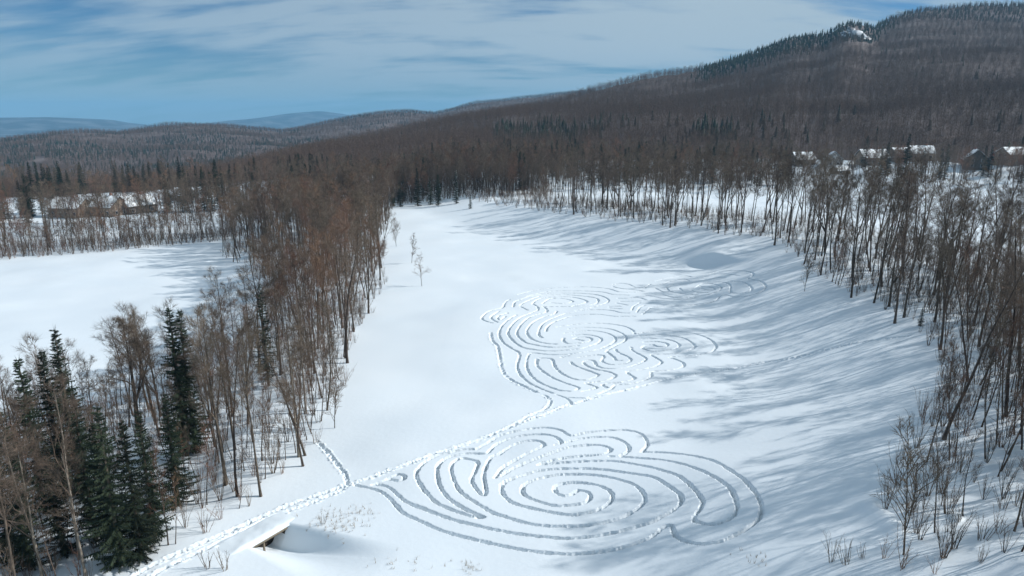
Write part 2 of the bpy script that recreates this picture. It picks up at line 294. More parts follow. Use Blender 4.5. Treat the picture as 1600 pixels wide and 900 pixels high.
L2 = [
 [(894,632),(888,624),(880,620),(865,615),(840,605),(825,597),(812,584),(808,573),(810,562),(812,556),(810,550),(800,545),(787,536),(781,527),(780,518),(786,507),(795,499),(807,492)],
 [(940,544.5),(920,549),(889,553.5),(860,554),(832,551.5),(826,555),(823,564),(823,575),(830,587),(842,597),(860,605),(875,610),(890,611)],
 [(910,544.5),(897,546),(860,548.5),(830,545.5),(816,542.5),(803,534),(794,523),(795,515),(803,504),(815,495),(832,488),(841,484),(838,478),(832,475)],
 [(904,540),(880,542.5),(855,542),(837,539),(821,535),(809,525),(808,517),(815,506),(825,497),(840,491.5),(853,488),(854.5,484),(849,479)],
 [(869,537.5),(857,537),(840,533.5),(828,527.5),(823,519),(826,511),(835,502),(850,495),(866,490.5),(870,486)],
 [(847,527.5),(842,524),(842,517),(848,506),(860,499),(875,493),(885,489.5),(900,487),(920,484),(952,484.5),(970,488.5),(982,489)],
 [(853,518),(856,510),(868,502),(889,495),(905,492.5),(935,491),(960,494),(992,494)],
 [(870,511),(882,509),(910,506),(940,505),(970,508.5),(987,515),(992,522)],
 [(889,514),(920,511.5),(950,513.5),(968,519),(978,526),(976,533),(967,537),(950,547),(949,550),(959,558),(963,563),(971,563)],
 [(884,520.5),(920,516.5),(945,519.5),(960,526),(961,533),(952,539),(940,544.5)],
 [(895,524),(913,522.5),(932,525.5),(940,530),(936,535),(928,538.5),(910,544.5)],
 [(881,528),(880,532),(886,536.5),(898,536.5),(905,536),(919,534),(925,530),(918,527),(908,526.5),(897,529),(911,532)],
 [(993,522),(1010,519),(1040,517),(1070,518.5),(1090,522.5),(1108,529.5),(1119,540),(1117,545),(1113,549),(1095,554),(1070,556.5),(1046,558),(1052,560),(1066,566),(1069,571),(1062,575),(1040,579),(1018,580.5),(1019,587),(1014,589),(1010,593),(983,600),(962,601),(956,607),(945,611)],
 [(1000,525),(1025,523),(1050,524.5),(1070,529),(1084,538),(1085,543),(1075,547.5),(1050,553),(1018,553.5),(1023,558),(1034,565),(1029,570),(1018,574),(1000,577.5),(980,580.5),(985,586),(992,591),(983,594.5),(968,597.5),(945,599.5),(942,602),(948,605.5)],
 [(1004,530),(1023,529),(1042,530),(1056,534.5),(1062,539.5),(1056,544),(1040,547.5),(1020,548.5),(1007,546),(1003,543),(1009,539.5),(1020,538.5),(1027,541.5),(1037,542),(1044,539),(1039,535.5),(1023,533.5),(1006,534.5)],
 [(986,542),(989,548),(1000,554),(1010,560.5),(1005,565),(990,571),(980,574),(960,576),(942,575),(932,571),(929,565),(923,562.5),(913,564.5),(913,569),(930,577),(950,580.5),(962,586),(960,589),(948,594.5),(922,597.5),(915,598.5),(925,602),(933,605.5),(926,608),(910,611.5)],
 [(962,546),(965,550),(980,557),(986,562),(980,567),(960,570),(946,567.5),(940,563),(944,557),(935,554.5),(905,558.5)],
 [(844,559.5),(855,559.5),(863,562),(867,573),(878,584),(895,591.5),(910,594),(928,590),(935,586),(928,582.5),(900,572),(894,568),(891,565)],
 [(839,561),(839,571),(848,580),(865,591),(885,599),(904,605.5),(900,609)],
 [(885,621),(905,621.5),(920,620.5),(945,612)], [(895,615),(912,616.5)], [(877,558),(888,556)],
 [(810,460),(830,455),(855,451),(900,448.5),(925,448.5),(950,451),(965,455.5),(980,456.5),(1005,455.5)],
 [(824,463),(845,457.5),(870,454.5),(910,454.5),(940,456),(958,460),(982,461)],
 [(808,470),(830,463),(855,458.5),(890,458),(920,459),(940,462.5),(951,469),(946,474),(930,479),(900,485)],
 [(812,477),(825,470),(848,462),(880,460.5),(905,462),(928,465),(935,469),(930,475),(910,478),(880,479),(850,479)],
 [(832,474),(840,468),(855,464.5),(890,464),(908,467),(917,471),(912,474),(895,478)],
 [(848,474),(860,466.5),(880,466.5),(895,470.5),(885,474),(860,473)],
 [(786,480),(790,472),(796,468)], [(802,480),(804,472),(812,468)], [(813,479),(824,484.5)],
 [(785,481),(765,486),(753,496),(757,501),(769,504.5)], [(780,486),(768,494),(769,499),(777,503.5)], [(793,489),(778,494),(778,498),(782,500),(790,494)],
 [(957,445),(970,442.5),(983,444.5),(992,448.5),(1005,449)], [(957,447.5),(970,450.5),(998,453.5),(1006,455)],
 [(965,466),(980,466),(995,464.5),(1009,468)], [(970,471),(995,470.5),(1020,469.5)], [(964,473.5),(980,476.5)], [(952,478.5),(969,478.5)], [(952,481),(971,482.5)],
 [(987,485),(990,479),(1000,473)], [(995,488),(1000,480),(1008,477)],
 [(1004,491),(1015,482),(1019,480),(1050,477.5),(1104,474),(1119,469),(1126,462.5),(1135,461),(1150,464),(1177,460.5),(1192,454),(1197,447.5),(1187,439),(1169,435),(1177,430),(1172,425),(1150,423),(1125,424),(1106,429)],
 [(1007,461),(1037,466),(1070,468),(1094,462.5),(1112,459),(1127,451),(1120,445),(1100,442.5),(1087,449)],
 [(1034,460),(1056,465),(1087,464)], [(1042,450),(1047,455),(1069,459),(1091,461)],
 [(1141,439),(1162,441),(1175,451),(1166,457),(1147,458),(1141,455),(1141,446),(1131,441),(1106,440.6)],
 [(1100,436),(1125,434),(1134,434)], [(1100,432.5),(1125,428),(1155,430.6)],
 [(1096,451),(1106,453),(1117,452.5),(1112,449),(1095,447.5)], [(1081,454),(1090,457),(1106,457)],
 [(1025,439),(1056,432.5),(1072,431),(1081,433)], [(1034,444),(1050,439),(1069,436),(1077,439)],
 [(1024,450),(1031,454),(1037,456)], [(1016,444),(1007,450)], [(1042,449),(1054,444),(1067,444)], [(1061,450),(1066,454)],
]
def smooth_line(px):
    P = np.array([hit(u, v) for u, v in px])
    if len(P) < 3: return P
    Q = [P[0]]; E = np.vstack([2*P[0] - P[1], P, 2*P[-1] - P[-2]])
    for i in range(1, len(E) - 2):
        p0, p1, p2, p3 = E[i - 1:i + 3]; n = max(2, int(np.hypot(*(p2 - p1))/.6))
        for t in np.linspace(0, 1, n + 1)[1:]:
            Q.append(.5*((2*p1) + (-p0 + p2)*t + (2*p0 - 5*p1 + 4*p2 - p3)*t*t + (-p0 + 3*p1 - 3*p2 + p3)*t**3))
    return np.array(Q)
L1w = [smooth_line(l) for l in L1]; TRw = [smooth_line(l) for l in TR]; L2w = [smooth_line(l) for l in L2]

# ------------------------------------------------------------------ ground sheets
def patch(x0, x1, y0, y1, step, c=2.0):
    xs = np.linspace(x0, x1, int(round((x1 - x0)/step)) + 1); ys = np.linspace(y0, y1, int(round((y1 - y0)/step)) + 1)
    X, Y = np.meshgrid(xs, ys); Z = H(X, Y)
    D = [np.full(X.shape, 9.0) for _ in range(3)]
    for k, lines in enumerate((L1w, L2w, TRw)):
        for P in lines:
            for a, b in zip(P[:-1], P[1:]):
                i0 = np.searchsorted(xs, min(a[0], b[0]) - 1.2); i1 = np.searchsorted(xs, max(a[0], b[0]) + 1.2)
                j0 = np.searchsorted(ys, min(a[1], b[1]) - 1.2); j1 = np.searchsorted(ys, max(a[1], b[1]) + 1.2)
                if i1 <= i0 or j1 <= j0: continue
                x = X[j0:j1, i0:i1]; y = Y[j0:j1, i0:i1]; e = b - a; ll = max(e@e, 1e-9)
                t = np.clip(((x - a[0])*e[0] + (y - a[1])*e[1])/ll, 0, 1)
                D[k][j0:j1, i0:i1] = np.minimum(D[k][j0:j1, i0:i1], np.hypot(x - a[0] - t*e[0], y - a[1] - t*e[1]))
    n_w = fbm(X*1.3, Y*1.3, 2, 41); n_c = fbm(X*2.7, Y*2.7, 2, 47); n_f = vnoise(X*6.5, Y*6.5, 53)
    G = np.zeros_like(Z)
    for k, (dep, w) in enumerate(((.44, .14), (.40, .105), (.20, .18))):
        d = D[k]; wk = w + .05*n_w + .045*n_f
        g = sstep(wk + .065, wk - .065, d)
        G = np.minimum(G, -g*(dep + .15*n_c + .15*n_f))
        rim = (.6 if k == 1 else 1)*np.exp(-((d - wk - .16)/.09)**2)*np.clip(.02 + .12*n_c + .09*n_f, 0, 1)
        G = G + rim*(d < 1.1)
    # the coarse sheet is straight between its own vertices: meet it at the border
    fx = np.minimum(X - x0, x1 - X); fy = np.minimum(Y - y0, y1 - Y); bl = sstep(0, 1.0, np.minimum(fx, fy))
    Xc = np.arange(x0, x1 + .1, c); Yc = np.arange(y0, y1 + .1, c); XC, YC = np.meshgrid(Xc, Yc); ZC = H(XC, YC)
    ix = np.clip(((X - x0)/c).astype(int), 0, len(Xc) - 2); iy = np.clip(((Y - y0)/c).astype(int), 0, len(Yc) - 2)
    tx = (X - x0)/c - ix; ty = (Y - y0)/c - iy
    ZL = (ZC[iy, ix]*(1 - tx) + ZC[iy, ix + 1]*tx)*(1 - ty) + (ZC[iy + 1, ix]*(1 - tx) + ZC[iy + 1, ix + 1]*tx)*ty
    Z = ZL*(1 - bl) + (Z + G + .004*n_c)*bl
    V = np.stack([X, Y, Z], -1).reshape(-1, 3); nx = len(xs)
    i = np.arange(len(ys) - 1)[:, None]*nx + np.arange(nx - 1)[None]
    Fq = np.stack([i, i + 1, i + nx + 1, i + nx], -1).reshape(-1, 4)
    ids = np.zeros(Z.shape, int)
    for k in (2, 1, 0): ids[D[k] < .5] = k + 1
    fi = np.maximum.reduce([ids[:-1, :-1], ids[1:, :-1], ids[:-1, 1:], ids[1:, 1:]]).ravel()
    gy, gx = np.gradient(Z, ys, xs); Nn = np.stack([-gx, -gy, np.ones_like(gx)], -1); Nn /= np.linalg.norm(Nn, axis=-1, keepdims=True)
    return V, Fq, fi, Nn.reshape(-1, 3)
def sheet(name, V, Fq, m, Nn=None, kind='structure', midx=None):
    used = np.unique(Fq); mp_ = np.full(len(V), -1); mp_[used] = np.arange(len(used))
    me = mesh(name, V[used], mp_[Fq], m, True, midx)
    if Nn is not None: me.normals_split_custom_set_from_vertices(Nn[used])
    o = obj(name, me); o['kind'] = kind; return o
P1 = (-42, 36, 44, 86); P2 = (-12, 80, 86, 176)
labs = ('snow_ground', 'snow_labyrinth', 'snow_labyrinth', 'trail')
for PP, st in ((P1, .1), (P2, .16)):
    V, Fq, fi, Nn = patch(*PP, st)
    for k in range(4):
        sel = Fq[fi == k]
        if len(sel) == 0: continue
        o = sheet(labs[k], V, sel, [M['snow'] if k == 0 else M['track_snow']], Nn)
        if k == 1: o['label'] = 'large spiral snow labyrinth trodden into the near part of the fairway'
        if k == 2: o['label'] = 'cluster of smaller spiral labyrinths trodden into the snow farther up the fairway'
        if k == 3: o['label'] = 'narrow trodden trail through the snow linking the labyrinths'
def axis(lo, a, b, hi, step=2.0, g=1.04):
    mid = list(np.arange(a, b + .01, step)); up = []; s = step; v = b
    while v < hi: s *= g; v += s; up.append(v)
    dn = []; s = step; v = a
    while v > lo: s *= g; v -= s; dn.append(v)
    return np.array(dn[::-1] + mid + up)
xs = axis(-16000, -200, 260, 16000); ys = axis(-140, 0, 480, 17000)
X, Y = np.meshgrid(xs, ys); Z = H(X, Y); nx = len(xs)
V = np.stack([X, Y, Z], -1).reshape(-1, 3)
i = np.arange(len(ys) - 1)[:, None]*nx + np.arange(nx - 1)[None]
Fq = np.stack([i, i + 1, i + nx + 1, i + nx], -1).reshape(-1, 4)
cxy = V[Fq].mean(1); inside = np.zeros(len(Fq), bool)
for PP in (P1, P2): inside |= (cxy[:, 0] > PP[0]) & (cxy[:, 0] < PP[1]) & (cxy[:, 1] > PP[2]) & (cxy[:, 1] < PP[3])
Fq = Fq[~inside]; cxy = cxy[~inside]
rr = np.hypot(cxy[:, 0], cxy[:, 1])
dr = sdist(cxy[:, 0], cxy[:, 1], RLINE); dl = sdist(cxy[:, 0], cxy[:, 1], LLINE)
gy, gx = np.gradient(Z, ys, xs); Nn = np.stack([-gx, -gy, np.ones_like(gx)], -1); Nn /= np.linalg.norm(Nn, axis=-1, keepdims=True); Nn = Nn.reshape(-1, 3)
sheet('snow_ground', V, Fq[rr < 470], [M['snow']], Nn)
hs_ = (rr >= 470) & (rr < 4200)
sheet('hills', V, Fq[hs_], [M['hill']], Nn)
sheet('distant_mountains', V, Fq[rr >= 4200], [M['far']], Nn)

# ------------------------------------------------------------------ tree prototypes
class MB:
    def __init__(s): s.v = []; s.f = []; s.n = 0
    def add(s, v, f):
        s.v.append(np.asarray(v, float)); s.f += [tuple(int(j) + s.n for j in q) for q in f]; s.n += len(v)
    def tube(s, P, Rr, k=5, cap=False):
        P = np.asarray(P, float); n = len(P); vs = []
        T = np.gradient(P, axis=0); T /= np.linalg.norm(T, axis=1)[:, None] + 1e-9
        ref = np.array([1., 0, 0]) if abs(T[0][0]) < .8 else np.array([0, 1., 0])
        a = np.cross(T, ref); a /= np.linalg.norm(a, axis=1)[:, None] + 1e-9; b = np.cross(T, a)
        for j in range(k):
            th = 2*math.pi*j/k; vs.append(P + (a*math.cos(th) + b*math.sin(th))*np.asarray(Rr)[:, None])
        vs = np.stack(vs, 1).reshape(-1, 3)
        f = [(i_*k + j, i_*k + (j + 1) % k, (i_ + 1)*k + (j + 1) % k, (i_ + 1)*k + j) for i_ in range(n - 1) for j in range(k)]
        if cap: f.append(tuple((n - 1)*k + j for j in range(k)))
        s.add(vs, f)
    def sliver(s, p, d, l, w, rg):
        q = np.cross(d, rg.normal(size=3)); q /= np.linalg.norm(q) + 1e-9
        s.add([p - q*w/2, p + q*w/2, p + d*l], [(0, 1, 2)])
    def box(s, c, sz, rz=0):
        x, y, z = np.array(sz)/2; v = np.array([(a*x, b*y, d*z) for d in (-1, 1) for b in (-1, 1) for a in (-1, 1)])
        cc, ss = math.cos(rz), math.sin(rz); v[:, :2] = v[:, :2]@np.array([[cc, ss], [-ss, cc]])
        s.add(v + np.array(c), [(0, 2, 3, 1), (4, 5, 7, 6), (0, 1, 5, 4), (2, 6, 7, 3), (0, 4, 6, 2), (1, 3, 7, 5)])
    def mesh(s, name, m, smooth=False): return mesh(name, np.concatenate(s.v), s.f, [m], smooth)
def unit(v): return v/(np.linalg.norm(v) + 1e-9)
def tilt(d, ang, rg):
    q = unit(np.cross(d, rg.normal(size=3))); return unit(d*math.cos(ang) + q*math.sin(ang))
def limb(mb, p, d, l, r, lev, rg, o):
    n = (6, 4, 3, 2)[min(lev, 3)]; P = [p]; q = d
    for i_ in range(n):
        q = unit(q + rg.normal(size=3)*o['wob'] + np.array([0, 0, o['up']*(1 - max(q[2], 0))])); P.append(P[-1] + q*l/n)
    P = np.array(P); Rr = np.linspace(r, max(r*.28, .009), n + 1)
    mb.tube(P, Rr, (6, 5, 3, 3)[min(lev, 3)])
    if lev >= o['lev']:
        for _ in range(o['tw']):
            t = rg.uniform(.1, 1)*n; i_ = min(int(t), n - 1); pt = P[i_] + (P[i_ + 1] - P[i_])*(t - i_)
            mb.sliver(pt, tilt(unit(P[i_ + 1] - P[i_]), rg.uniform(.25, .9), rg), rg.uniform(.55, 1.25)*o['tl'], o['tw_w'], rg)
        return
    m = o['n'][lev]
    for k in range(m):
        t = (.28 + .72*(k + rg.uniform(.2, .9))/m)*n; t = min(t, n - .01); i_ = int(t)
        pt = P[i_] + (P[i_ + 1] - P[i_])*(t - i_); dd = tilt(unit(P[i_ + 1] - P[i_]), rg.uniform(.45, .95), rg)
        limb(mb, pt, dd, l*rg.uniform(.36, .6)*(1.15 - .45*t/n), max(Rr[i_]*.5, .012), lev + 1, rg, o)
    for _ in range(2):
        mb.sliver(P[-1], tilt(q, .3, rg), .9*o['tl'], o['tw_w'], rg)
def bare_tree(seed, Ht=19, clear=.42, r=.19, limbs=11, fork=0, ang=.62, lean=.03, spread=.265, o=None, bark='bark', twig='twig', up=.16):
    rg = np.random.default_rng(seed); o = dict(dict(wob=.12, up=up, lev=2, n=(6, 4), tw=7, tl=.95, tw_w=.018), **(o or {}))
    tk = MB(); cr_ = MB(); n = 12
    ld = rg.normal(size=2)*lean; P = [np.array([0, 0, -.5])]; q = unit(np.array([ld[0], ld[1], 1.]))
    for i_ in range(n):
        q = unit(q + np.array([rg.normal()*.035, rg.normal()*.035, .05])); P.append(P[-1] + q*(Ht*.93 + .5)/n)
    P = np.array(P); tt = np.linspace(0, 1, n + 1); Rr = r*(1 - .86*tt**.9); Rr[0] *= 1.35
    tk.tube(P, Rr, 8)
    stems = [(P, Rr, clear)]
    for k in range(fork):
        i_ = int(n*rg.uniform(.25, .42)); d = tilt(q, rg.uniform(.28, .5), rg); d[2] = abs(d[2]); Q = [P[i_]]; l = Ht*rg.uniform(.45, .58)
        for j in range(6): d = unit(d + rg.normal(size=3)*.07 + np.array([0, 0, .13])); Q.append(Q[-1] + d*l/6)
        Q = np.array(Q); rq = np.linspace(Rr[i_]*.75, .03, 7); tk.tube(Q, rq, 6); stems.append((Q, rq, .35))
    for (Q, rq, cl) in stems:
        m = limbs if Q is P else limbs//2; nn_ = len(Q) - 1
        for k in range(m):
            t = cl + (.99 - cl)*((k + rg.uniform(0, .9))/m); f = t*nn_; i_ = min(int(f), nn_ - 1); pt = Q[i_] + (Q[i_ + 1] - Q[i_])*(f - i_)
            rel = (t - cl)/(1 - cl); d = tilt(unit(Q[i_ + 1] - Q[i_]), ang*rg.uniform(.6, 1.2), rg)
            if d[2] < .1: d[2] = .15; d = unit(d)
            L_ = Ht*spread*(1.0 - .62*rel)*rg.uniform(.65, 1.15)*(.75 + .25*min(1, rel*4))
            limb(cr_, pt, d, L_, max(rq[i_]*.5, .03), 0, rg, o)
    for k in range(rg.integers(0, 4)):      # dead stubs on the lower trunk
        i_ = rg.integers(3, 6); cr_.tube([P[i_], P[i_] + unit(np.array([rg.normal(), rg.normal(), .25]))*rg.uniform(.5, 1.6)], [.03, .01], 3)
    return (tk.mesh('trunk', M[bark], True), cr_.mesh('crown', M[twig]), Ht)
def spruce(seed, Ht=15, w=.17, dens=1.0, low=.04):
    rg = np.random.default_rng(seed); tk = MB(); cr_ = MB()
    tk.tube([(0, 0, -.5), (0, 0, Ht*.5), (0, 0, Ht*.985)], [Ht*.014, Ht*.009, .015], 7)
    z = Ht*low
    while z < Ht*.99:
        rel = (z/Ht - low)/(1 - low); L_ = Ht*w*(1 - rel)**.85*(.62 + .38*min(1, rel*7)) + .12
        for k in range(int((5 + 3*(1 - rel))*dens)):
            th = rg.uniform(0, 6.283); l = L_*rg.uniform(.55, 1.22); dr_ = -.10 - .42*(1 - rel) + rg.uniform(-.15, .15)
            d0 = np.array([math.cos(th), math.sin(th), dr_ + .12]); sd_ = np.array([-math.sin(th), math.cos(th), 0]); p0 = np.array([0, 0, z + rg.uniform(-.12, .12)])
            nS = max(4, int(l/.2)); pts = [p0 + d0*l*t + np.array([0, 0, .22*l*t*t]) for t in np.linspace(0, 1, nS + 1)]
            for i_ in range(nS):
                a, b = pts[i_], pts[i_ + 1]; wd = (.12 + .20*l*(1 - i_/nS)*.8); st = (b - a)/np.linalg.norm(b - a)
                for s_ in (-1, 1):
                    for h_ in (0, .5):
                        q = a + (b - a)*h_; tip = q + st*rg.uniform(.12, .3) + sd_*s_*wd*rg.uniform(.6, 1.25) + np.array([0, 0, -.06 - .2*wd + rg.uniform(-.07, .05)])
                        cr_.add([q, q + st*.11, tip], [(0, 1, 2)])
                dn = a + (b - a)*.8 + np.array([0, 0, -.10 - .08*l]) + sd_*rg.uniform(-.12, .12)
                cr_.add([a, b, dn], [(0, 1, 2)])
        z += (.20 + .16*(1 - rel))*Ht/15
    for k in range(5):
        cr_.sliver(np.array([0, 0, Ht*.96]), tilt(np.array([0, 0, 1.]), .25, rg), Ht*.06, .06, rg)
    return (tk.mesh('trunk', M['bark'], True), cr_.mesh('crown', M['needle']), Ht)
def bush(seed, Ht=3.5, stems=9, twig='twig', tw=16, sp=.35):
    rg = np.random.default_rng(seed); mb = MB()
    for k in range(stems):
        th = rg.uniform(0, 6.283); d = unit(np.array([math.cos(th)*sp*rg.uniform(.2, 1), math.sin(th)*sp*rg.uniform(.2, 1), 1])); l = Ht*rg.uniform(.55, 1.0)
        p = np.array([math.cos(th)*.25*rg.random(), math.sin(th)*.25*rg.random(), -.15]); P = [p]
        for i_ in range(4): d = unit(d + rg.normal(size=3)*.09 + np.array([0, 0, .04])); P.append(P[-1] + d*l/4)
        P = np.array(P); mb.tube(P, np.linspace(.024, .008, 5), 3)
        for j in range(tw):
            t = rg.uniform(.25, 1)*4; i_ = min(int(t), 3); pt = P[i_] + (P[i_ + 1] - P[i_])*(t - i_)
            mb.sliver(pt, tilt(unit(P[i_ + 1] - P[i_]), rg.uniform(.3, .8), rg), rg.uniform(.2, .38)*l*.75, .016, rg)
    return mb.mesh('stems', M[twig])
TREES = [
 bare_tree(1, 19, .40), bare_tree(2, 20, .46, .19, 10, 0, .55), bare_tree(3, 18, .36, .20, 10, 1, .6), bare_tree(4, 21, .45, .21, 10, 1, .5),
 bare_tree(5, 17, .38, .14, 11, 0, .7, .07), bare_tree(6, 19, .5, .16, 9, 0, .6, .10), bare_tree(7, 20, .38, .23, 9, 2, .6), bare_tree(8, 18, .44, .15, 11, 0, .5, .05, .20),
]
TREES_RED = [bare_tree(9, 18, .34, .16, 11, 0, .6, twig='twig_red'), bare_tree(10, 19, .38, .17, 11, 1, .55, twig='twig_red')]
_so = dict(n=(4, 3), tw=4, tl=.75, tw_w=.016)
SLIM = [bare_tree(21, 13, .34, .085, 9, 0, .5, .07, .18, _so), bare_tree(22, 14, .45, .09, 8, 0, .45, .12, .18, _so), bare_tree(23, 12, .28, .08, 10, 0, .55, .08, .20, _so, twig='twig_red')]
PALE = [bare_tree(31, 15, .3, .15, 11, 1, .8, .12, .33, bark='bark_pale', up=.08), bare_tree(32, 18, .4, .17, 11, 0, .65, .05, .26, bark='bark_pale')]
BROAD = [bare_tree(33, 17, .33, .30, 12, 2, .8, .03, .34, dict(n=(6, 5)))]
_sp = dict(n=(4, 3), tw=3, tl=.45, tw_w=.012)
SAP = [bare_tree(41, 6, .2, .05, 14, 0, .6, .06, .30, _sp), bare_tree(42, 7, .25, .06, 15, 0, .95, .03, .30, _sp, up=.03), bare_tree(43, 8, .16, .06, 18, 1, .5, .06, .34, _sp, up=.2)]
SPR = [spruce(51, 15, .145), spruce(52, 16, .13), spruce(53, 14, .17, .9), spruce(54, 17, .115, .75, .10)]
BUSH = [bush(61), bush(62, 3, 7, 'twig_red'), bush(63, 4, 11), bush(64, 2.2, 8, 'twig', 9)]
def low_tree(seed, Ht=16, w=.085, ns=270, sp=.27, clear=.28, twig='twig_hill'):
    rg = np.random.default_rng(seed); mb = MB(); mb.tube([(0, 0, -1), (.2, 0, Ht*.6), (0, .2, Ht*.95)], [.15, .10, .03], 3)
    for k in range(ns):
        t = rg.uniform(clear, .97); a = rg.uniform(0, 6.283); rel = (t - clear)/(1 - clear); rad = Ht*sp*math.sqrt(rg.random())*math.sqrt(max(.02, 1 - (2*rel - .75)**2*.6))
        p = np.array([math.cos(a)*rad*.8, math.sin(a)*rad*.8, Ht*t]); d = unit(np.array([math.cos(a), math.sin(a), rg.uniform(.0, 1.0)]) + rg.normal(size=3)*.5)
        mb.sliver(p, d, rg.uniform(.8, 1.9), w, rg)
    for k in range(8):
        a = rg.uniform(0, 6.283); z0 = Ht*rg.uniform(clear, .7); mb.tube([(0, 0, z0), (math.cos(a)*Ht*sp*.8, math.sin(a)*Ht*sp*.8, z0 + Ht*.2)], [.08, .02], 3)
    return mb.mesh('far_tree', M[twig])
def low_spruce(seed, Ht=14, w=.17):
    rg = np.random.default_rng(seed); mb = MB()
    for k in range(9):
        z0 = Ht*(.06 + .1*k); z1 = min(Ht, z0 + Ht*.2); n = 8; rad = Ht*w*(1 - k/9.3)
        ring = [(math.cos(2*math.pi*j/n + k)*rad*rg.uniform(.6, 1.25), math.sin(2*math.pi*j/n + k)*rad*rg.uniform(.6, 1.25), z0 + rg.uniform(-.5, .4)) for j in range(n)]
        mb.add(ring + [(0, 0, z1)], [(j, (j + 1) % n, n) for j in range(n)])
    return mb.mesh('far_spruce', M['needle'])
FARP = [low_tree(71), low_tree(72, 15, sp=.30), low_tree(73, 17, sp=.25), low_tree(74, 14, sp=.30, clear=.2), low_spruce(75, 14, .20), low_spruce(76, 16, .17), low_spruce(77, 12, .25)]

# ------------------------------------------------------------------ placement helpers
def hz1(x, y): return float(H(np.array(float(x)), np.array(float(y))))
def in_poly(x, y, P):
    P = np.asarray(P); c = np.zeros(np.shape(x), bool); j = len(P) - 1
    for i_ in range(len(P)):
        xi, yi = P[i_]; xj, yj = P[j]
        c ^= ((yi > y) != (yj > y)) & (x < (xj - xi)*(y - yi)/(yj - yi + 1e-12) + xi); j = i_
    return c
def scatter(x0, x1, y0, y1, gap, ok, jit=.95):
    xs_ = np.arange(x0, x1, gap); ys_ = np.arange(y0, y1, gap); X_, Y_ = np.meshgrid(xs_, ys_)
    X_ = X_ + rng.uniform(-.5, .5, X_.shape)*gap*jit; Y_ = Y_ + rng.uniform(-.5, .5, X_.shape)*gap*jit
    X_, Y_ = X_.ravel(), Y_.ravel(); k = ok(X_, Y_); return X_[k], Y_[k]
def plant(name, proto, x, y, ht, label, cat, group=None, rz=None, lean=(0, 0), dz=0):
    r_ = bpy.data.objects.new(name, None); COL.objects.link(r_); r_.empty_display_size = .3
    s = ht/proto[2]; r_.location = (x, y, hz1(x, y) - .05 + dz); r_.rotation_euler = (lean[0], lean[1], rng.uniform(0, 6.283) if rz is None else rz); r_.scale = (s, s, s)
    tag(r_, label, cat, group)
    for nm, me in (('trunk', proto[0]), ('crown', proto[1])):
        c = bpy.data.objects.new(nm, me); COL.objects.link(c); c.parent = r_
    return r_
def gn_stuff(name, pts, rot, scl, idx, protos, label):
    col_ = bpy.data.collections.new(name + '_kinds')
    for k, me in enumerate(protos):
        o = bpy.data.objects.new('%s_kind_%03d' % (name, k), me); col_.objects.link(o)
    me = bpy.data.meshes.new(name); me.vertices.add(len(pts)); me.vertices.foreach_set('co', np.asarray(pts, np.float32).ravel())
    a = me.attributes.new('rot', 'FLOAT_VECTOR', 'POINT'); a.data.foreach_set('vector', np.asarray(rot, np.float32).ravel())
    a = me.attributes.new('scl', 'FLOAT', 'POINT'); a.data.foreach_set('value', np.asarray(scl, np.float32))
    a = me.attributes.new('idx', 'INT', 'POINT'); a.data.foreach_set('value', np.asarray(idx, np.int32))
    o = obj(name, me); o['kind'] = 'stuff'; o['label'] = label
    g = bpy.data.node_groups.new(name + '_nodes', 'GeometryNodeTree')
    g.interface.new_socket('Geometry', in_out='INPUT', socket_type='NodeSocketGeometry'); g.interface.new_socket('Geometry', in_out='OUTPUT', socket_type='NodeSocketGeometry')
    gi = g.nodes.new('NodeGroupInput'); go = g.nodes.new('NodeGroupOutput'); ip = g.nodes.new('GeometryNodeInstanceOnPoints'); ci = g.nodes.new('GeometryNodeCollectionInfo')
    ci.inputs[0].default_value = col_; ci.inputs['Separate Children'].default_value = True; ci.inputs['Reset Children'].default_value = True
    def na(nm, ty):
        n = g.nodes.new('GeometryNodeInputNamedAttribute'); n.data_type = ty; n.inputs[0].default_value = nm; return n.outputs[0]
    g.links.new(gi.outputs[0], ip.inputs['Points']); g.links.new(ci.outputs[0], ip.inputs['Instance']); ip.inputs['Pick Instance'].default_value = True
    g.links.new(na('idx', 'INT'), ip.inputs['Instance Index']); g.links.new(na('rot', 'FLOAT_VECTOR'), ip.inputs['Rotation']); g.links.new(na('scl', 'FLOAT'), ip.inputs['Scale'])
    g.links.new(ip.outputs[0], go.inputs[0])
    md = o.modifiers.new('scatter', 'NODES'); md.node_group = g
    return o
ORD = 'first second third fourth fifth sixth seventh eighth ninth tenth eleventh twelfth thirteenth fourteenth fifteenth sixteenth seventeenth eighteenth nineteenth twentieth'.split()
ORD += ['twenty-' + o for o in ORD[:9]] + ['thirtieth'] + ['thirty-' + o for o in ORD[:9]] + ['fortieth'] + ['forty-' + o for o in ORD[:9]] + ['fiftieth'] + ['fifty-' + o for o in ORD[:9]] + ['sixtieth'] + ['sixty-' + o for o in ORD[:9]] + ['seventieth'] + ['seventy-' + o for o in ORD[:9]] + ['eightieth'] + ['eighty-' + o for o in ORD[:9]]
def px_h(u, v, vt):
    """metres of something standing at photo pixel (u, v) whose top is at row vt"""
    x, y = hit(u, v); z = hz1(x, y); _, _, w = to_px(x, y, z); lo, hi = 0.1, 60
    for _ in range(30):
        m = (lo + hi)/2
        if to_px(x, y, z + m)[1] > vt: lo = m
        else: hi = m
    return x, y, lo
HAND = []
def hand(name, proto, u, v, vt, label, cat, group=None, lean=(0, 0)):
    x, y, h = px_h(u, v, vt); HAND.append((x, y)); return plant(name, proto, x, y, h, label, cat, group, lean=lean)
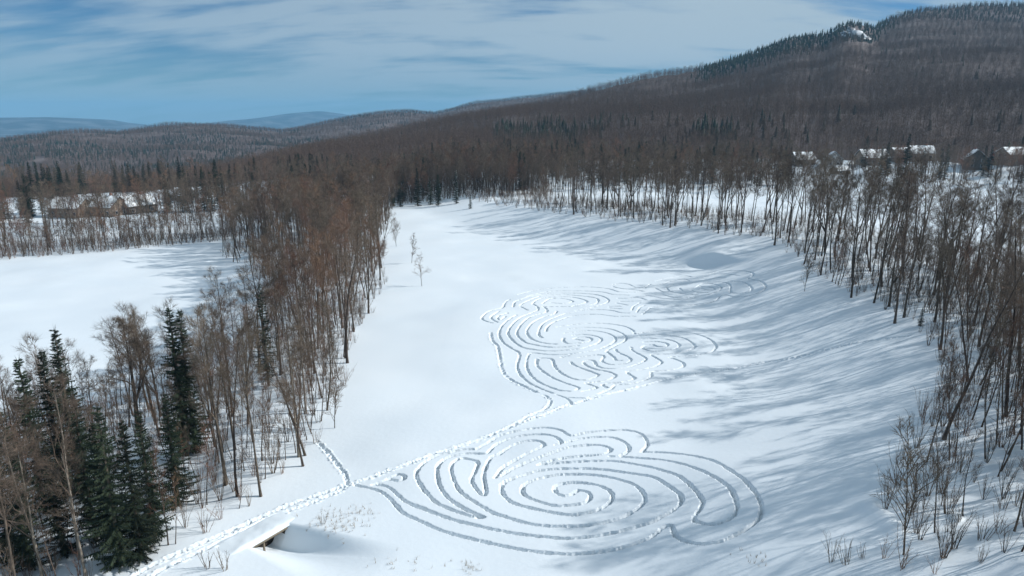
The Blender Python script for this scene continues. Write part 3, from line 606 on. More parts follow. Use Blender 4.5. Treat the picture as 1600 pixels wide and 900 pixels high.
# --- trees one can point at
hand('bare_tree', TREES[3], 543, 567, 345, 'tallest forked bare tree at the left wood edge, standing on the open fairway side', 'bare tree')
hand('bare_tree', TREES[1], 491, 584, 400, 'tall bare tree with pale trunk just left of the big forked edge tree', 'bare tree')
hand('bare_tree', TREES[4], 456, 600, 445, 'slim leaning bare tree right beside the lone dark spruce in the left wood', 'bare tree')
hand('bare_tree', BROAD[0], 216, 672, 488, 'broad-crowned dark old tree with heavy limbs in front of the left white field', 'bare tree')
hand('bare_tree', TREES[5], 408, 776, 520, 'tall bare tree standing above the footbridge, rightmost of a clump of trunks', 'bare tree')
hand('bare_tree', TREES[7], 371, 776, 500, 'tall bare tree above the footbridge, middle trunk of the clump', 'bare tree')
hand('bare_tree', TREES[0], 353, 757, 480, 'tall bare tree above the footbridge, leftmost trunk of the clump', 'bare tree')
hand('bare_tree', TREES[2], 474, 728, 560, 'forked bare tree at the wood edge where the short branch trail ends', 'bare tree')
hand('bare_tree', PALE[0], 66, 905, 655, 'pale crooked bare tree with spreading limbs in the bottom left corner', 'bare tree')
hand('bare_tree', PALE[1], 133, 905, 690, 'pale slender bare tree in front of the dark spruces, bottom left', 'bare tree')
hand('bare_tree', SLIM[2], 263, 852, 690, 'reddish twiggy young tree at the trail edge in front of the spruce clump', 'bare tree')
hand('bare_tree', SLIM[2], 274, 850, 735, 'low rust-twigged young tree just right of the reddish one by the trail', 'bare tree')
hand('bare_tree', SAP[2], 523, 669, 575, 'small lone bare tree on the snow just outside the left wood', 'small tree')
hand('bare_tree', SAP[1], 659, 447, 393, 'nearest of the three lone young trees on the fairway, wide flat crown', 'small tree', 'lone young trees on the fairway')
hand('bare_tree', SAP[0], 643, 411, 363, 'middle one of the three lone young trees on the fairway', 'small tree', 'lone young trees on the fairway')
hand('bare_tree', SAP[2], 619, 385, 340, 'farthest of the three lone young trees on the fairway', 'small tree', 'lone young trees on the fairway')
hand('bare_tree', SAP[2], 1257, 455, 392, 'small lone bare tree on the bank before the right wood', 'small tree')
hand('bare_tree', SAP[2], 1412, 866, 668, 'young bare tree with many rising branches on the snow, nearest at lower right', 'small tree')
hand('bare_tree', SLIM[0], 1462, 832, 650, 'dark multi-branched young tree behind the nearest lower right sapling', 'small tree')
hand('bare_tree', SLIM[1], 1506, 806, 640, 'thin young tree standing among snow humps at lower right', 'small tree')
hand('bare_tree', SLIM[0], 1583, 832, 590, 'slender dark trunk close to the right edge of the snow humps', 'small tree')
hand('bare_tree', TREES[6], 1398, 505, 330, 'many-stemmed bare tree at the tip of the right wood beside a small spruce', 'bare tree')
hand('bare_tree', TREES[1], 1460, 503, 290, 'tall straight bare tree at the right wood edge just right of a small spruce', 'bare tree')
hand('bare_tree', TREES[4], 1330, 465, 270, 'tall slim bare tree at the front corner of the right wood', 'bare tree')
hand('bare_tree', TREES[3], 1210, 383, 228, 'forked bare tree standing forward of the far right tree line', 'bare tree')
# --- spruces
SPL = [
 (3, 420, 442, 604, 'lone narrow dark spruce in the middle of the left wood'), (1, 306, 482, 705, 'tall dark spruce, right one of a close pair in the left wood'),
 (0, 292, 478, 712, 'tall dark spruce, left one of a close pair in the left wood'), (1, 128, 510, 775, 'tallest dark spruce of the lower left clump'),
 (0, 102, 545, 770, 'dark spruce just left of the tallest one in the lower left clump'), (0, 72, 557, 800, 'dark spruce with a sharp tip at the left of the lower left clump'),
 (2, 190, 632, 884, 'broad near dark green spruce in front of the lower left clump'), (2, 222, 655, 872, 'broad dark spruce overlapping the right side of the nearest one'), (2, 243, 640, 842, 'broad dark spruce at the right side of the lower left clump'),
 (0, 22, 655, 880, 'dark spruce at the left edge of the picture'), (1, 150, 600, 842, 'dark spruce in the middle of the lower left clump, behind the nearest one'),
 (2, 280, 615, 790, 'shorter dark spruce below the close pair in the left wood'), (0, 48, 640, 890, 'dark spruce behind the pale crooked tree'), (2, 100, 690, 868, 'low dark spruce behind the pale slender tree'), (1, 172, 660, 850, 'dark spruce close behind the nearest broad one'),
 (0, 653, 261, 322, 'tallest dark spruce at the far end of the fairway'), (2, 625, 282, 323, 'dark spruce left of the tallest one at the fairway end'), (2, 614, 285, 322, 'leftmost dark spruce at the fairway end'),
 (0, 685, 272, 321, 'dark spruce right of the tallest one at the fairway end'), (1, 673, 276, 320, 'small dark spruce between two taller ones at the fairway end'), (2, 735, 303, 326, 'low broad evergreen at the start of the far right tree line'),
 (2, 1438, 478, 509, 'small dark spruce at the front edge of the right wood'), (1, 1411, 208, 292, 'tall dark spruce standing in front of the houses on the right'),
 (1, 713, 268, 318, 'narrow dark spruce among the bare trees beyond the fairway end'),
]
for k, (p, u, vt, v, lab) in enumerate(SPL):
    hand('spruce', SPR[p], u, v, vt, lab, 'spruce', 'spruces in the woods')
tiny = bush(65, 1.1, 6, 'needle', 10)
HX = np.array(HAND)
def clear_of_hand(x, y, d=2.2):
    return np.min(np.hypot(x[:, None] - HX[None, :, 0], y[:, None] - HX[None, :, 1]), axis=1) > d if len(x) else np.zeros(0, bool)

# --- regions
XL = np.array([(-40, -120), (72, -112), (80, -74), (92, -54), (105, -47), (130, -47), (160, -57), (185, -73), (205, -90), (231, -97), (232, -97)], float)
def lf_line(x): return 231 + .58*(x + 97)
BACK = np.array([(14, 2000), (14, 294), (50, 266), (92, 196), (108, 141), (125, 90), (130, 40), (130, -300)], float)
def r_left(x, y):  return (sdist(x, y, LLINE) < -.3) & (x > np.interp(y, XL[:, 0], XL[:, 1])) & (y > 30) & (y < 300) & ((y < 231) | (x > -97))
def r_right(x, y): return (sdist(x, y, RLINE) > .3) & (sdist(x, y, BACK) < 0) & (y > -30) & (y < 300) & ~((y < 56) & (sdist(x, y, RLINE) < 6))
HOUSES = []   # filled below: (x, y, radius)
GL = np.array([(-330, 255), (-250, 296), (-216, 318), (-170, 392), (-150, 430)], float)   # open strip with the houses on the left
def dpl(x, y, P):
    d = np.full(np.shape(x), 1e9)
    for (ax, ay), (bx, by) in zip(P[:-1], P[1:]):
        ex, ey = bx - ax, by - ay; t = np.clip(((x - ax)*ex + (y - ay)*ey)/(ex*ex + ey*ey), 0, 1); d = np.minimum(d, np.hypot(x - ax - t*ex, y - ay - t*ey))
    return d
# --- houses
def gable(mb, w, d, z0, z1, zr):
    v = [(-w/2, -d/2, z0), (w/2, -d/2, z0), (w/2, d/2, z0), (-w/2, d/2, z0), (-w/2, -d/2, z1), (w/2, -d/2, z1), (w/2, d/2, z1), (-w/2, d/2, z1), (-w/2, 0, zr), (w/2, 0, zr)]
    mb.add(v, [(0, 1, 5, 4), (1, 2, 6, 9, 5), (2, 3, 7, 6), (3, 0, 4, 8, 7)])
def slab(mb, w, d, z1, zr, th, over=.5):
    for s in (-1, 1):
        e = s*(d/2 + over); ze = z1 - (zr - z1)*over/(d/2); W_ = w/2 + over
        v = [(-W_, e, ze), (W_, e, ze), (W_, 0, zr), (-W_, 0, zr), (-W_, e, ze + th), (W_, e, ze + th), (W_, 0, zr + th), (-W_, 0, zr + th)]
        mb.add(v, [(0, 1, 2, 3), (4, 5, 6, 7), (0, 1, 5, 4), (0, 3, 7, 4), (1, 2, 6, 5)])
def plain(name, c, rough=.8):
    return noise_mat(name, tuple(k*.85 for k in c), tuple(min(1, k*1.12) for k in c), 1.5, rough, .15)
WALLS = {'brown': plain('brown_siding', (.30, .24, .19)), 'grey': plain('grey_siding', (.24, .235, .225)), 'tan': plain('tan_siding', (.34, .28, .21)), 'red': plain('red_siding', (.38, .05, .04)), 'dark': plain('dark_siding', (.12, .10, .085)), 'white': plain('white_siding', (.62, .60, .57))}
GLASS, _t, _p = mat('window_glass'); _p.inputs['Base Color'].default_value = (.03, .04, .05, 1); _p.inputs['Roughness'].default_value = .08
TRIM = plain('white_trim', (.7, .7, .68)); SHING = plain('dark_shingles', (.09, .085, .08)); BRICK = plain('brick', (.25, .12, .09))
def house(u, v, w, d, hw, hr, wall, rz, label, snow=.35, chim=True):
    x, y = hit(u, v); z = hz1(x, y)
    q = .82 if u > 1000 else .85; w, d, hw, hr = w*q, d*q, hw*q, hr*q
    HOUSES.append((x, y, max(w, d)*.62))
    r_ = bpy.data.objects.new('house', None); COL.objects.link(r_); r_.location = (x, y, z); r_.rotation_euler = (0, 0, rz); tag(r_, label, 'house', 'houses beyond the woods')
    mb = MB(); gable(mb, w, d, -1.5, hw, hw + hr); obj('wall', mb.mesh('wall', WALLS[wall]), r_)
    mb = MB(); slab(mb, w, d, hw + .003, hw + hr + .003, .18); ro = obj('roof', mb.mesh('roof', SHING), r_)
    mb = MB(); slab(mb, w, d, hw + .19, hw + hr + .19, snow, .42); obj('roof_snow', mb.mesh('roof_snow', M['snow']), ro)
    if chim:
        mb = MB(); mb.box((w*.22, .3, hw + hr + .35), (.8, .8, 2.2)); c = obj('chimney', mb.mesh('chimney', BRICK), ro)
    def opening(nm, px_, py_, pz, ww, hh, side):
        mb = MB(); mm = MB()
        if side == 'f':
            mb.box((px_, -d/2 - .03, pz), (ww + .24, .1, hh + .24)); mm.box((px_, -d/2 - .07, pz), (ww, .06, hh))
        else:
            mb.box((side*(w/2 + .03), py_, pz), (.1, ww + .24, hh + .24)); mm.box((side*(w/2 + .07), py_, pz), (.06, ww, hh))
        f = obj(nm, mb.mesh(nm, TRIM), r_); obj('pane' if nm == 'window' else 'door_leaf', mm.mesh('pane', GLASS if nm == 'window' else WALLS['dark']), f)
    rows = 2 if hw > 4.5 else 1; m = max(2, int(w/3.6))
    for q in range(rows):
        for k in range(m):
            xx = -w/2 + w*(k + .5)/m
            if q == 0 and k == m//2: opening('door', xx, 0, 1.1, 1.0, 2.1, 'f')
            else: opening('window', xx, 0, 1.6 + 2.7*q, 1.3, 1.3, 'f')
        for s in (-1, 1): opening('window', 0, d*.18, 1.6 + 2.7*q, 1.2, 1.3, s); opening('window', 0, -d*.22, 1.6 + 2.7*q, 1.2, 1.3, s)
    return r_
house(114, 338, 17, 11, 4.8, 4.2, 'brown', R(-12), 'leftmost long brown house with snowy roof behind the left field')
house(166, 336, 19, 12, 4.8, 4.6, 'brown', R(-16), 'second long brown house from the left with thin snow on its roof')
house(214, 332, 15, 11, 4.2, 4.4, 'dark', R(60), 'dark gabled house, rightmost of the row behind the left field')
house(287, 312, 14, 10, 3.2, 3.2, 'grey', R(-30), 'low grey house half hidden by trees, set back right of the left row')
house(1252, 258, 15, 11, 4.6, 4.4, 'grey', R(12), 'grey house farthest left in the right hand settlement')
house(1301, 259, 13, 12, 4.8, 5.2, 'white', R(70), 'pale house with steep gable facing the field, second from left on the right')
house(1361, 256, 19, 12, 4.8, 5.0, 'brown', R(6), 'brown house with a broad snowy roof left of the tall spruce')
house(1403, 251, 14, 11, 4.6, 4.2, 'grey', R(20), 'grey house hidden behind the tall spruce')
house(1437, 249, 15, 11, 4.6, 4.6, 'tan', R(-10), 'tan house just right of the tall spruce')
house(1522, 262, 17, 14, 5.6, 6.2, 'dark', R(64), 'large dark house with a snowy gable near the right edge')
house(1561, 250, 8, 7, 3.4, 2.4, 'red', R(8), 'small red house with a white roof near the right edge', .3, False)
house(1590, 255, 24, 13, 6.2, 4.0, 'tan', R(4), 'long tan building at the right edge of the picture')
house(1312, 272, 10, 8, 2.8, 2.6, 'brown', R(15), 'low shed with snowy roof in front of the pale gabled house', .4, False)
HS = np.array(HOUSES)
def off_house(x, y, front=1.0):
    ok = np.ones(np.shape(x), bool)
    for hx, hy, hr_ in HOUSES:
        l = math.hypot(hx, hy); ux, uy = hx/l, hy/l; al = (x - hx)*ux + (y - hy)*uy; ac = np.abs((x - hx)*uy - (y - hy)*ux)
        ok &= ~((np.hypot(x - hx, y - hy) < hr_ + 2.5) | ((al < 0) & (al > np.where(hx < 0, -4, -1)) & (ac < hr_ + .5)))
    return ok
def r_mid(x, y):
    r = np.hypot(x, y); u = to_px(x, y, H(x, y))[0]
    left = (x < np.interp(y, LLINE[::-1, 1], LLINE[::-1, 0])) & (x > -97) & (y >= 300)
    left |= (x <= -97) & (y > lf_line(x)) & ((y < lf_line(x) + 24) | (y > lf_line(x) + 34))
    g = dpl(x, y, GL); left &= ~((x < -97) & (g < 15))
    left &= ~((x < -97) & (g < 52) & (vnoise(x/18, y/18, 77) > .12) & (y > lf_line(x) + 24))
    end = (x >= np.interp(y, LLINE[::-1, 1], LLINE[::-1, 0])) & (x < 16) & (y > 296)
    rb = (x >= 16) & (sdist(x, y, BACK) > 0) & (r > np.where(u < 1230, 318, 372)) & (y > 60)
    rb &= ~((u > 1230) & (r < 455) & (vnoise(x/16, y/16, 79) > .08))
    return (left | end | rb) & (r < 452) & off_house(x, y)
tx_, ty_, th_, tk_, tp_, tz_ = [], [], [], [], [], []
def add(X_, Y_, hts, kinds, zone):
    z = H(X_, Y_); ux, vy, w = to_px(X_, Y_, z)
    for k in range(len(X_)):
        tx_.append(X_[k]); ty_.append(Y_[k]); th_.append(hts[k]); tp_.append(kinds[k]); tz_.append(zone)
        on = (w[k] > 5) and -90 < ux[k] < 1690
        tk_.append(hts[k]/w[k] if on and w[k] > 0 else 0)
ALLK = TREES + TREES_RED + SLIM + PALE + SPR
X_, Y_ = scatter(-125, -18, 30, 300, 4.5, r_left); k = clear_of_hand(X_, Y_); X_, Y_ = X_[k], Y_[k]
dl_ = -sdist(X_, Y_, LLINE); n = len(X_)
kd = rng.integers(0, 8, n); kd = np.where((rng.random(n) < .30) & (Y_ > 95), rng.integers(8, 10, n), kd); kd = np.where(rng.random(n) < .2, rng.integers(10, 13, n), kd); kd = np.where((rng.random(n) < .08) & (Y_ < 80), 14, kd)
hts = rng.uniform(15.5, 20.5, n)*np.where(Y_ < 85, .86, 1); pu_, pv_, _ = to_px(X_, Y_, H(X_, Y_)); k = ~(((np.abs(pu_ - 426) < 36) & (pv_ > 598) & (pv_ < 770)) | ((np.abs(pu_ - 300) < 16) & (pv_ > 708) & (pv_ < 800)))
X_, Y_, kd, hts = X_[k], Y_[k], kd[k], hts[k]
hts = np.where((kd >= 10) & (kd < 13), hts*.68, hts)
hts = hts*np.where((X_ < np.interp(Y_, XL[:, 0], XL[:, 1]) + 9) & (Y_ < 190), .66, 1)*np.where((X_ < -50) & (Y_ < 90), .74, 1)
add(X_, Y_, hts, kd, 'L')
X_, Y_ = scatter(-110, -18, 40, 130, 2.5, lambda x, y: r_left(x, y) & (vnoise(x/7, y/7, 61) > -.25)); pu_, pv_, _ = to_px(X_, Y_, H(X_, Y_)); k = clear_of_hand(X_, Y_, 1.5) & ~((np.abs(pu_ - 426) < 26) & (pv_ > 590) & (pv_ < 690)); X_, Y_ = X_[k], Y_[k]; n = len(X_)
add(X_, Y_, rng.uniform(5, 11, n), rng.integers(10, 13, n), 'L')
X_, Y_ = scatter(28, 120, 40, 130, 2.4, lambda x, y: r_right(x, y) & (vnoise(x/7, y/7, 63) > -.3)); k = clear_of_hand(X_, Y_, 1.5); X_, Y_ = X_[k], Y_[k]; n = len(X_)
add(X_, Y_, rng.uniform(6, 13, n), rng.integers(10, 13, n), 'R')
X_, Y_ = scatter(-60, 24, 294, 400, 3.6, lambda x, y: r_mid(x, y)); n = len(X_)
add(X_, Y_, rng.uniform(9, 17, n), rng.integers(0, 13, n), 'M')
X_, Y_ = scatter(-260, -97, 150, 300, 3.5, lambda x, y: (y > lf_line(x)) & (y < lf_line(x) + 30)); n = len(X_)
add(X_, Y_, rng.uniform(6, 14.5, n), rng.integers(4, 13, n), 'M')
_hx = [h_ for h_ in HOUSES if h_[0] > 40]
X_ = np.concatenate([h_[0]*(1 - rng.uniform(9, 45, 9)/math.hypot(h_[0], h_[1])) + rng.normal(size=9)*7 for h_ in _hx]); Y_ = np.concatenate([h_[1]*(1 - rng.uniform(9, 45, 9)/math.hypot(h_[0], h_[1])) + rng.normal(size=9)*2 for h_ in _hx])
k = off_house(X_, Y_); X_, Y_ = X_[k], Y_[k]; n = len(X_); add(X_, Y_, rng.uniform(8, 14, n), rng.integers(0, 13, n), 'M')
X_, Y_ = scatter(20, 140, -28, 300, 5.9, r_right); k = clear_of_hand(X_, Y_); X_, Y_ = X_[k], Y_[k]; n = len(X_)
kd = rng.integers(0, 8, n); kd = np.where(rng.random(n) < .24, rng.integers(10, 13, n), kd)
hts = rng.uniform(17, 22, n); hts = np.where(kd >= 10, hts*.66, hts)
add(X_, Y_, hts, kd, 'R')
X_, Y_ = scatter(-420, 430, 140, 455, 6.2, r_mid); k = clear_of_hand(X_, Y_); X_, Y_ = X_[k], Y_[k]; n = len(X_)
kd = rng.integers(0, 10, n); kd = np.where(rng.random(n) < .15, rng.integers(10, 13, n), kd)
near_lf = (X_ < -97) & (Y_ < lf_line(X_) + 40)
hts = rng.uniform(14, 19, n); kd = np.where(near_lf & (rng.random(n) < .55), rng.integers(10, 13, n), kd); hts = np.where(near_lf, rng.uniform(7, 12.5, n), hts)
far_l = (X_ < -97) & (Y_ > lf_line(X_) + 95); kd = np.where(far_l & (vnoise(X_/25, Y_/12, 83) > .0), rng.integers(15, 18, n), kd)
rbk = (X_ > 16) & (Y_ > 330); kd = np.where((rbk & (rng.random(n) < .14)) | ((np.abs(X_ + 12) < 60) & (Y_ > 305) & (rng.random(n) < .12)), rng.integers(15, 18, n), kd)
add(X_, Y_, hts, kd, 'M')
tx_, ty_, th_, tk_, tp_ = map(np.array, (tx_, ty_, th_, tk_, tp_)); tz_ = np.array(tz_); tk_ = np.where(tp_ >= 15, 0, tk_)
order = np.argsort(-tk_)[:300 - 24]
pick = np.zeros(len(tx_), bool); pick[order] = True; pick &= tk_ > 0
LOOK = ['straight', 'clean-trunked', 'twin-stemmed', 'tall forked', 'slightly leaning', 'slanting', 'many-stemmed', 'narrow-crowned', 'reddish', 'reddish forked', 'thin young', 'spindly young', 'red-twigged young', 'pale crooked', 'pale-barked']
drr = sdist(tx_, ty_, RLINE); dll = -sdist(tx_, ty_, LLINE)
pu, pv, pw = to_px(tx_, ty_, H(tx_, ty_))
lab, grp = {}, {}
fr = [i_ for i_ in np.where(pick & (tz_ == 'R') & (drr < 4.5) & (ty_ > 150))[0]]; fr.sort(key=lambda i_: pu[i_])
for k, i_ in enumerate(fr): lab[i_] = '%s bare tree, %s from left in the far right front row' % (LOOK[tp_[i_]], ORD[k]); grp[i_] = 'bare trees along the front of the far right tree line'
fl = [i_ for i_ in np.where(pick & (tz_ == 'L') & (dll < 4.2))[0]]; fl.sort(key=lambda i_: ty_[i_])
for k, i_ in enumerate(fl): lab[i_] = '%s bare tree, %s from the footbridge along the left wood edge' % (LOOK[tp_[i_]], ORD[k]); grp[i_] = 'bare trees along the fairway edge of the left wood'
fq = [i_ for i_ in np.where(pick & (tz_ == 'R') & (drr < 9.5) & (ty_ <= 150))[0]]; fq.sort(key=lambda i_: -ty_[i_])
for k, i_ in enumerate(fq): lab[i_] = '%s bare tree, %s towards the viewer along the right wood edge' % (LOOK[tp_[i_]], ORD[k]); grp[i_] = 'bare trees along the fairway edge of the right wood'
def region(i_):
    y = ty_[i_]
    if tz_[i_] == 'L': return 'inside the left wood above the footbridge' if y < 72 else 'inside the left wood beside the lone dark spruce' if y < 105 else 'inside the middle of the left wood' if y < 150 else 'inside the far left wood'
    if tz_[i_] == 'R': return 'inside the right wood at lower right' if y < 90 else 'inside the right wood behind its front corner' if y < 150 else 'behind the far right front row'
    return 'past the far fairway end' if tx_[i_] > -97 else 'beyond the left field'
REG = {}
for i_ in np.where(pick)[0]:
    if i_ not in lab: REG.setdefault(region(i_), []).append(i_)
for w_, li in REG.items():
    li.sort(key=lambda i_: pu[i_])
    for k, i_ in enumerate(li):
        lab[i_] = '%s bare tree, %s from left %s' % (LOOK[tp_[i_]], ORD[min(k, len(ORD) - 1)], w_); grp[i_] = 'bare trees ' + w_
for i_ in np.where(pick)[0]:
    p = ALLK[tp_[i_]]; s = bpy.data.objects
    plant('bare_tree', p, tx_[i_], ty_[i_], th_[i_], lab[i_], 'bare tree', grp[i_], lean=(rng.normal()*.02, rng.normal()*.02))
rest = np.where(~pick)[0]
kinds_ = []
for p in ALLK:
    # trunk and crown of one kind joined for the mass of trees nobody would count
    a, b = p[0], p[1]; me = bpy.data.meshes.new('wood_tree')
    va = np.empty(len(a.vertices)*3, np.float32); a.vertices.foreach_get('co', va); vb = np.empty(len(b.vertices)*3, np.float32); b.vertices.foreach_get('co', vb)
    fa = [tuple(q.vertices) for q in a.polygons]; fb = [tuple(j + len(a.vertices) for j in q.vertices) for q in b.polygons]
    kinds_.append(mesh('wood_tree', np.concatenate([va, vb]).reshape(-1, 3), fa + fb, [a.materials[0], b.materials[0]], False, [0]*len(fa) + [1]*len(fb)))
m = len(rest)
gn_stuff('woodland', np.stack([tx_[rest], ty_[rest], H(tx_[rest], ty_[rest])], -1), np.stack([rng.normal(size=m)*.02, rng.normal(size=m)*.02, rng.uniform(0, 6.283, m)], -1),
         th_[rest]/np.array([ALLK[k][2] for k in tp_[rest]]), tp_[rest], kinds_, 'mass of bare trees filling the woods behind the nearer ones')

# --- forests on the hills
def hill_pts(r0, r1, gap0, gap1, a0, a1):
    out = []; r = r0
    while r < r1:
        g = gap0 + (gap1 - gap0)*(r - r0)/(r1 - r0); na_ = int((a1 - a0)*r/g); a = a0 + (a1 - a0)*(np.arange(na_) + rng.random(na_))/na_; q = r + rng.uniform(-.5, .5, na_)*g
        out.append(np.stack([q*np.sin(a), q*np.cos(a)], -1)); r += g
    return np.concatenate(out)
P = np.concatenate([hill_pts(452, 900, 5.2, 5.8, R(-42), R(42)), hill_pts(900, 1950, 5.8, 7.6, R(-42), R(42)), hill_pts(1950, 3000, 7.8, 10, R(-42), R(8))])
x, y = P[:, 0], P[:, 1]; z = H(x, y); r = np.hypot(x, y); az = np.arctan2(x, y)
ra = np.interp(az, A_[0], A_[1]); za = np.interp(az, A_[0], A_[2]); rb = np.interp(az, B_[0], B_[1])
uu, vv, ww = to_px(x, y, z)
keep = (r < ra + 90) | ((r > 1000) & (uu < 930) & (r < rb + 120))
for (qu, qv, ru, rv) in ((62, 254, 10, 6), (5, 264, 26, 3.6), (8, 284, 24, 3.4), (1345, 72, 26, 4), (1332, 50, 12, 5), (1575, 80, 24, 2.5)):      # open snowy clearings and the bare rock
    keep &= ~((((uu - qu)/ru)**2 + ((vv - qv)/rv)**2) < 1)
keep &= off_house(x, y)
x, y, z, r, uu, vv, ra, rb, za = [q[keep] for q in (x, y, z, r, uu, vv, ra, rb, za)]; n = len(x)
nz_ = fbm(x/90, y/90, 3, 91)
onB = r > ra + 150
pc = np.where(onB, np.where(vv > 216, .18 + .35*(nz_ > .0), .05 + .25*(nz_ > .3)), .012)
topm = sstep(.82, .9, r/ra)*sstep(1075, 1110, uu)*sstep(1420, 1370, uu); pc = np.maximum(pc, topm*.96)
pc = np.where((uu > 1365) & (r > 1560), np.maximum(pc, .45), pc)
bandm = (r < 760)*(r > 500)*sstep(800, 860, uu)*(nz_ > .05); pc = np.maximum(pc, bandm*.08)
pc = np.where((r < 640) & (uu > 780), np.maximum(pc, .03), pc)
pc = np.where((np.abs(uu - 960) < 190) & (np.abs(vv - 214) < 16) & (nz_ > .02) & ~onB, .62, pc)
con = rng.random(n) < pc
idx = np.where(con, rng.integers(4, 7, n), rng.integers(0, 4, n)); sc = rng.uniform(.8, 1.18, n)*np.where(con, rng.uniform(.5, 1.05, n), 1)*np.where(r > 900, .68, .78)
gn_stuff('hillside_forest', np.stack([x, y, z], -1), np.stack([0*x, 0*x, rng.uniform(0, 6.283, n)], -1), sc, idx, FARP, 'bare brown forest with dark spruces covering the hills')
print('hill trees', n, 'wood rest', m)
# bare rock at the crest
def boulder(name, u, v, w, h, label, seed):
    x, y = hit(u, v); rg = np.random.default_rng(seed); mb = MB(); vs = []; nu, nv = 14, 7
    for j in range(nv + 1):
        for i_ in range(nu):
            a = 2*math.pi*i_/nu; e = math.pi*.5*j/nv; k = 1 + .35*rg.normal()*(.3 + .7*math.cos(e))
            vs.append((w*.5*math.cos(a)*math.cos(e)*k, w*.35*math.sin(a)*math.cos(e)*k, h*math.sin(e)*(1 + .2*rg.normal()) - 6))
    mb.add(vs, [(j*nu + i_, j*nu + (i_ + 1) % nu, (j + 1)*nu + (i_ + 1) % nu, (j + 1)*nu + i_) for j in range(nv) for i_ in range(nu)])
    o = obj(name, mb.mesh(name, M['rock']), None, (x, y, hz1(x, y))); tag(o, label, 'rock')
boulder('rock_outcrop', 1328, 56, 34, 15, 'snow-streaked bare rock outcrop on the mountain crest', 3)
boulder('rock_outcrop', 1346, 60, 26, 11, 'lower rock outcrop just right of the snowy crest rock', 5)

# --- undergrowth: bushes at the edges of the woods
def edge_ok(x, y):
    l = -sdist(x, y, LLINE); r_ = sdist(x, y, RLINE)
    return ((l > -.8) & (l < 7) & (y > 46) & (y < 200)) | ((r_ > -.5) & (r_ < 8) & (y > 42) & (y < 190))
X_, Y_ = scatter(-60, 90, 42, 200, 3.0, edge_ok, 1.0); k = clear_of_hand(X_, Y_, 1.0) & (rng.random(len(X_)) < .62); X_, Y_ = X_[k], Y_[k]
Z_ = H(X_, Y_); bu, bv, bw = to_px(X_, Y_, Z_); on = (bu > -20) & (bu < 1620) & (bv < 930); sz = rng.uniform(.55, 1.2, len(X_))
BH = [3.5, 3, 4, 2.2]; kk = rng.integers(0, 4, len(X_)); kk = np.where((X_ < 0) & (rng.random(len(X_)) < .3), 1, kk)
imp = np.where(on, sz/bw, 0); top = set(np.argsort(-imp)[:150].tolist())
lowL = lambda i_: X_[i_] < 0
rest2 = [i_ for i_ in range(len(X_)) if not (i_ in top and imp[i_] > 0)]
def bush_place(i_):
    y = Y_[i_]
    if X_[i_] < 0: return 'at the left wood edge ' + ('above the footbridge' if y < 66 else 'by the short branch trail' if y < 85 else 'along its middle')
    return 'at the right wood edge ' + ('among the snow humps' if y < 62 else 'on the shaded slope' if y < 95 else 'near its front corner' if y < 140 else 'along the far tree line')
BREG = {}
for i_ in range(len(X_)):
    if i_ in top and imp[i_] > 0: BREG.setdefault(bush_place(i_), []).append(i_)
for w_, li in BREG.items():
    li.sort(key=lambda i_: bu[i_])
    for k, i_ in enumerate(li):
        o = obj('bare_bush', BUSH[kk[i_]], None, (X_[i_], Y_[i_], Z_[i_])); o.scale = (sz[i_],)*3; o.rotation_euler = (0, 0, rng.uniform(0, 6.283))
        tag(o, '%s bush, %s from left %s' % (['loose bare', 'low reddish', 'tall dense', 'small sparse'][kk[i_]], ORD[min(k, len(ORD) - 1)], w_), 'bush', 'bushes ' + w_)
# young undergrowth inside the woods and along the far edges
def under_ok(x, y): return (((sdist(x, y, RLINE) > -1.5) & (y > 41) & (y < 80) & (x < 75) & (x > 20)) | r_left(x, y) | r_right(x, y) | ((x < -90) & (y > lf_line(x) - 2) & (y < lf_line(x) + 30)) | ((x > -60) & (x < 18) & (y > 297) & (y < 360)))
XU, YU = scatter(-330, 140, 30, 360, 2.0, under_ok); k = rng.random(len(XU)) < np.where((XU < -97) | (YU > 290), .95, np.where(YU < 130, .75, .5)); XU, YU = XU[k], YU[k]
XA = np.concatenate([X_[rest2], XU]); YA = np.concatenate([Y_[rest2], YU]); n = len(XA)
sA = np.concatenate([sz[rest2], rng.uniform(.5, 1.3, len(XU))])*np.where(XA < -97, 1.15, 1)
iA = np.where((XA < -140), np.where(rng.random(n) < .7, 1, 2), rng.integers(0, 4, n))
gn_stuff('undergrowth', np.stack([XA, YA, H(XA, YA)], -1), np.stack([0*XA, 0*XA, rng.uniform(0, 6.283, n)], -1), sA, iA, BUSH, 'twiggy undergrowth spread through the woods')
def one_bush(u, v, vt, kind, label, name='bare_bush'):
    x, y, h = px_h(u, v, vt); o = obj(name, BUSH[kind] if kind >= 0 else tiny, None, (x, y, hz1(x, y))); s = h/(BH[kind] if kind >= 0 else 1.0); o.scale = (s, s, s); o.rotation_euler = (0, 0, rng.uniform(0, 6)); tag(o, label, 'bush')
one_bush(324, 888, 850, 3, 'leafless small bush on the snow left of the footbridge, left of two')
one_bush(351, 890, 846, 3, 'leafless small bush on the snow left of the footbridge, right of two')
one_bush(505, 819, 793, 3, 'tiny twiggy bush on the snow slope right of the footbridge')
one_bush(1298, 878, 826, 0, 'bare bush on the shaded snow at lower right, leftmost of three')
one_bush(1320, 880, 832, 3, 'bare bush on the shaded snow at lower right, middle of three')
one_bush(1346, 872, 842, 3, 'bare bush on the shaded snow at lower right, rightmost of three')
one_bush(1382, 872, 830, 1, 'bare reddish bush just left of the nearest lower right sapling')
one_bush(1460, 896, 860, 1, 'bare bush low in the bottom right corner of the snow')
one_bush(321, 822, 808, -1, 'small dark green evergreen shrub by the trail above the footbridge', 'evergreen_shrub')
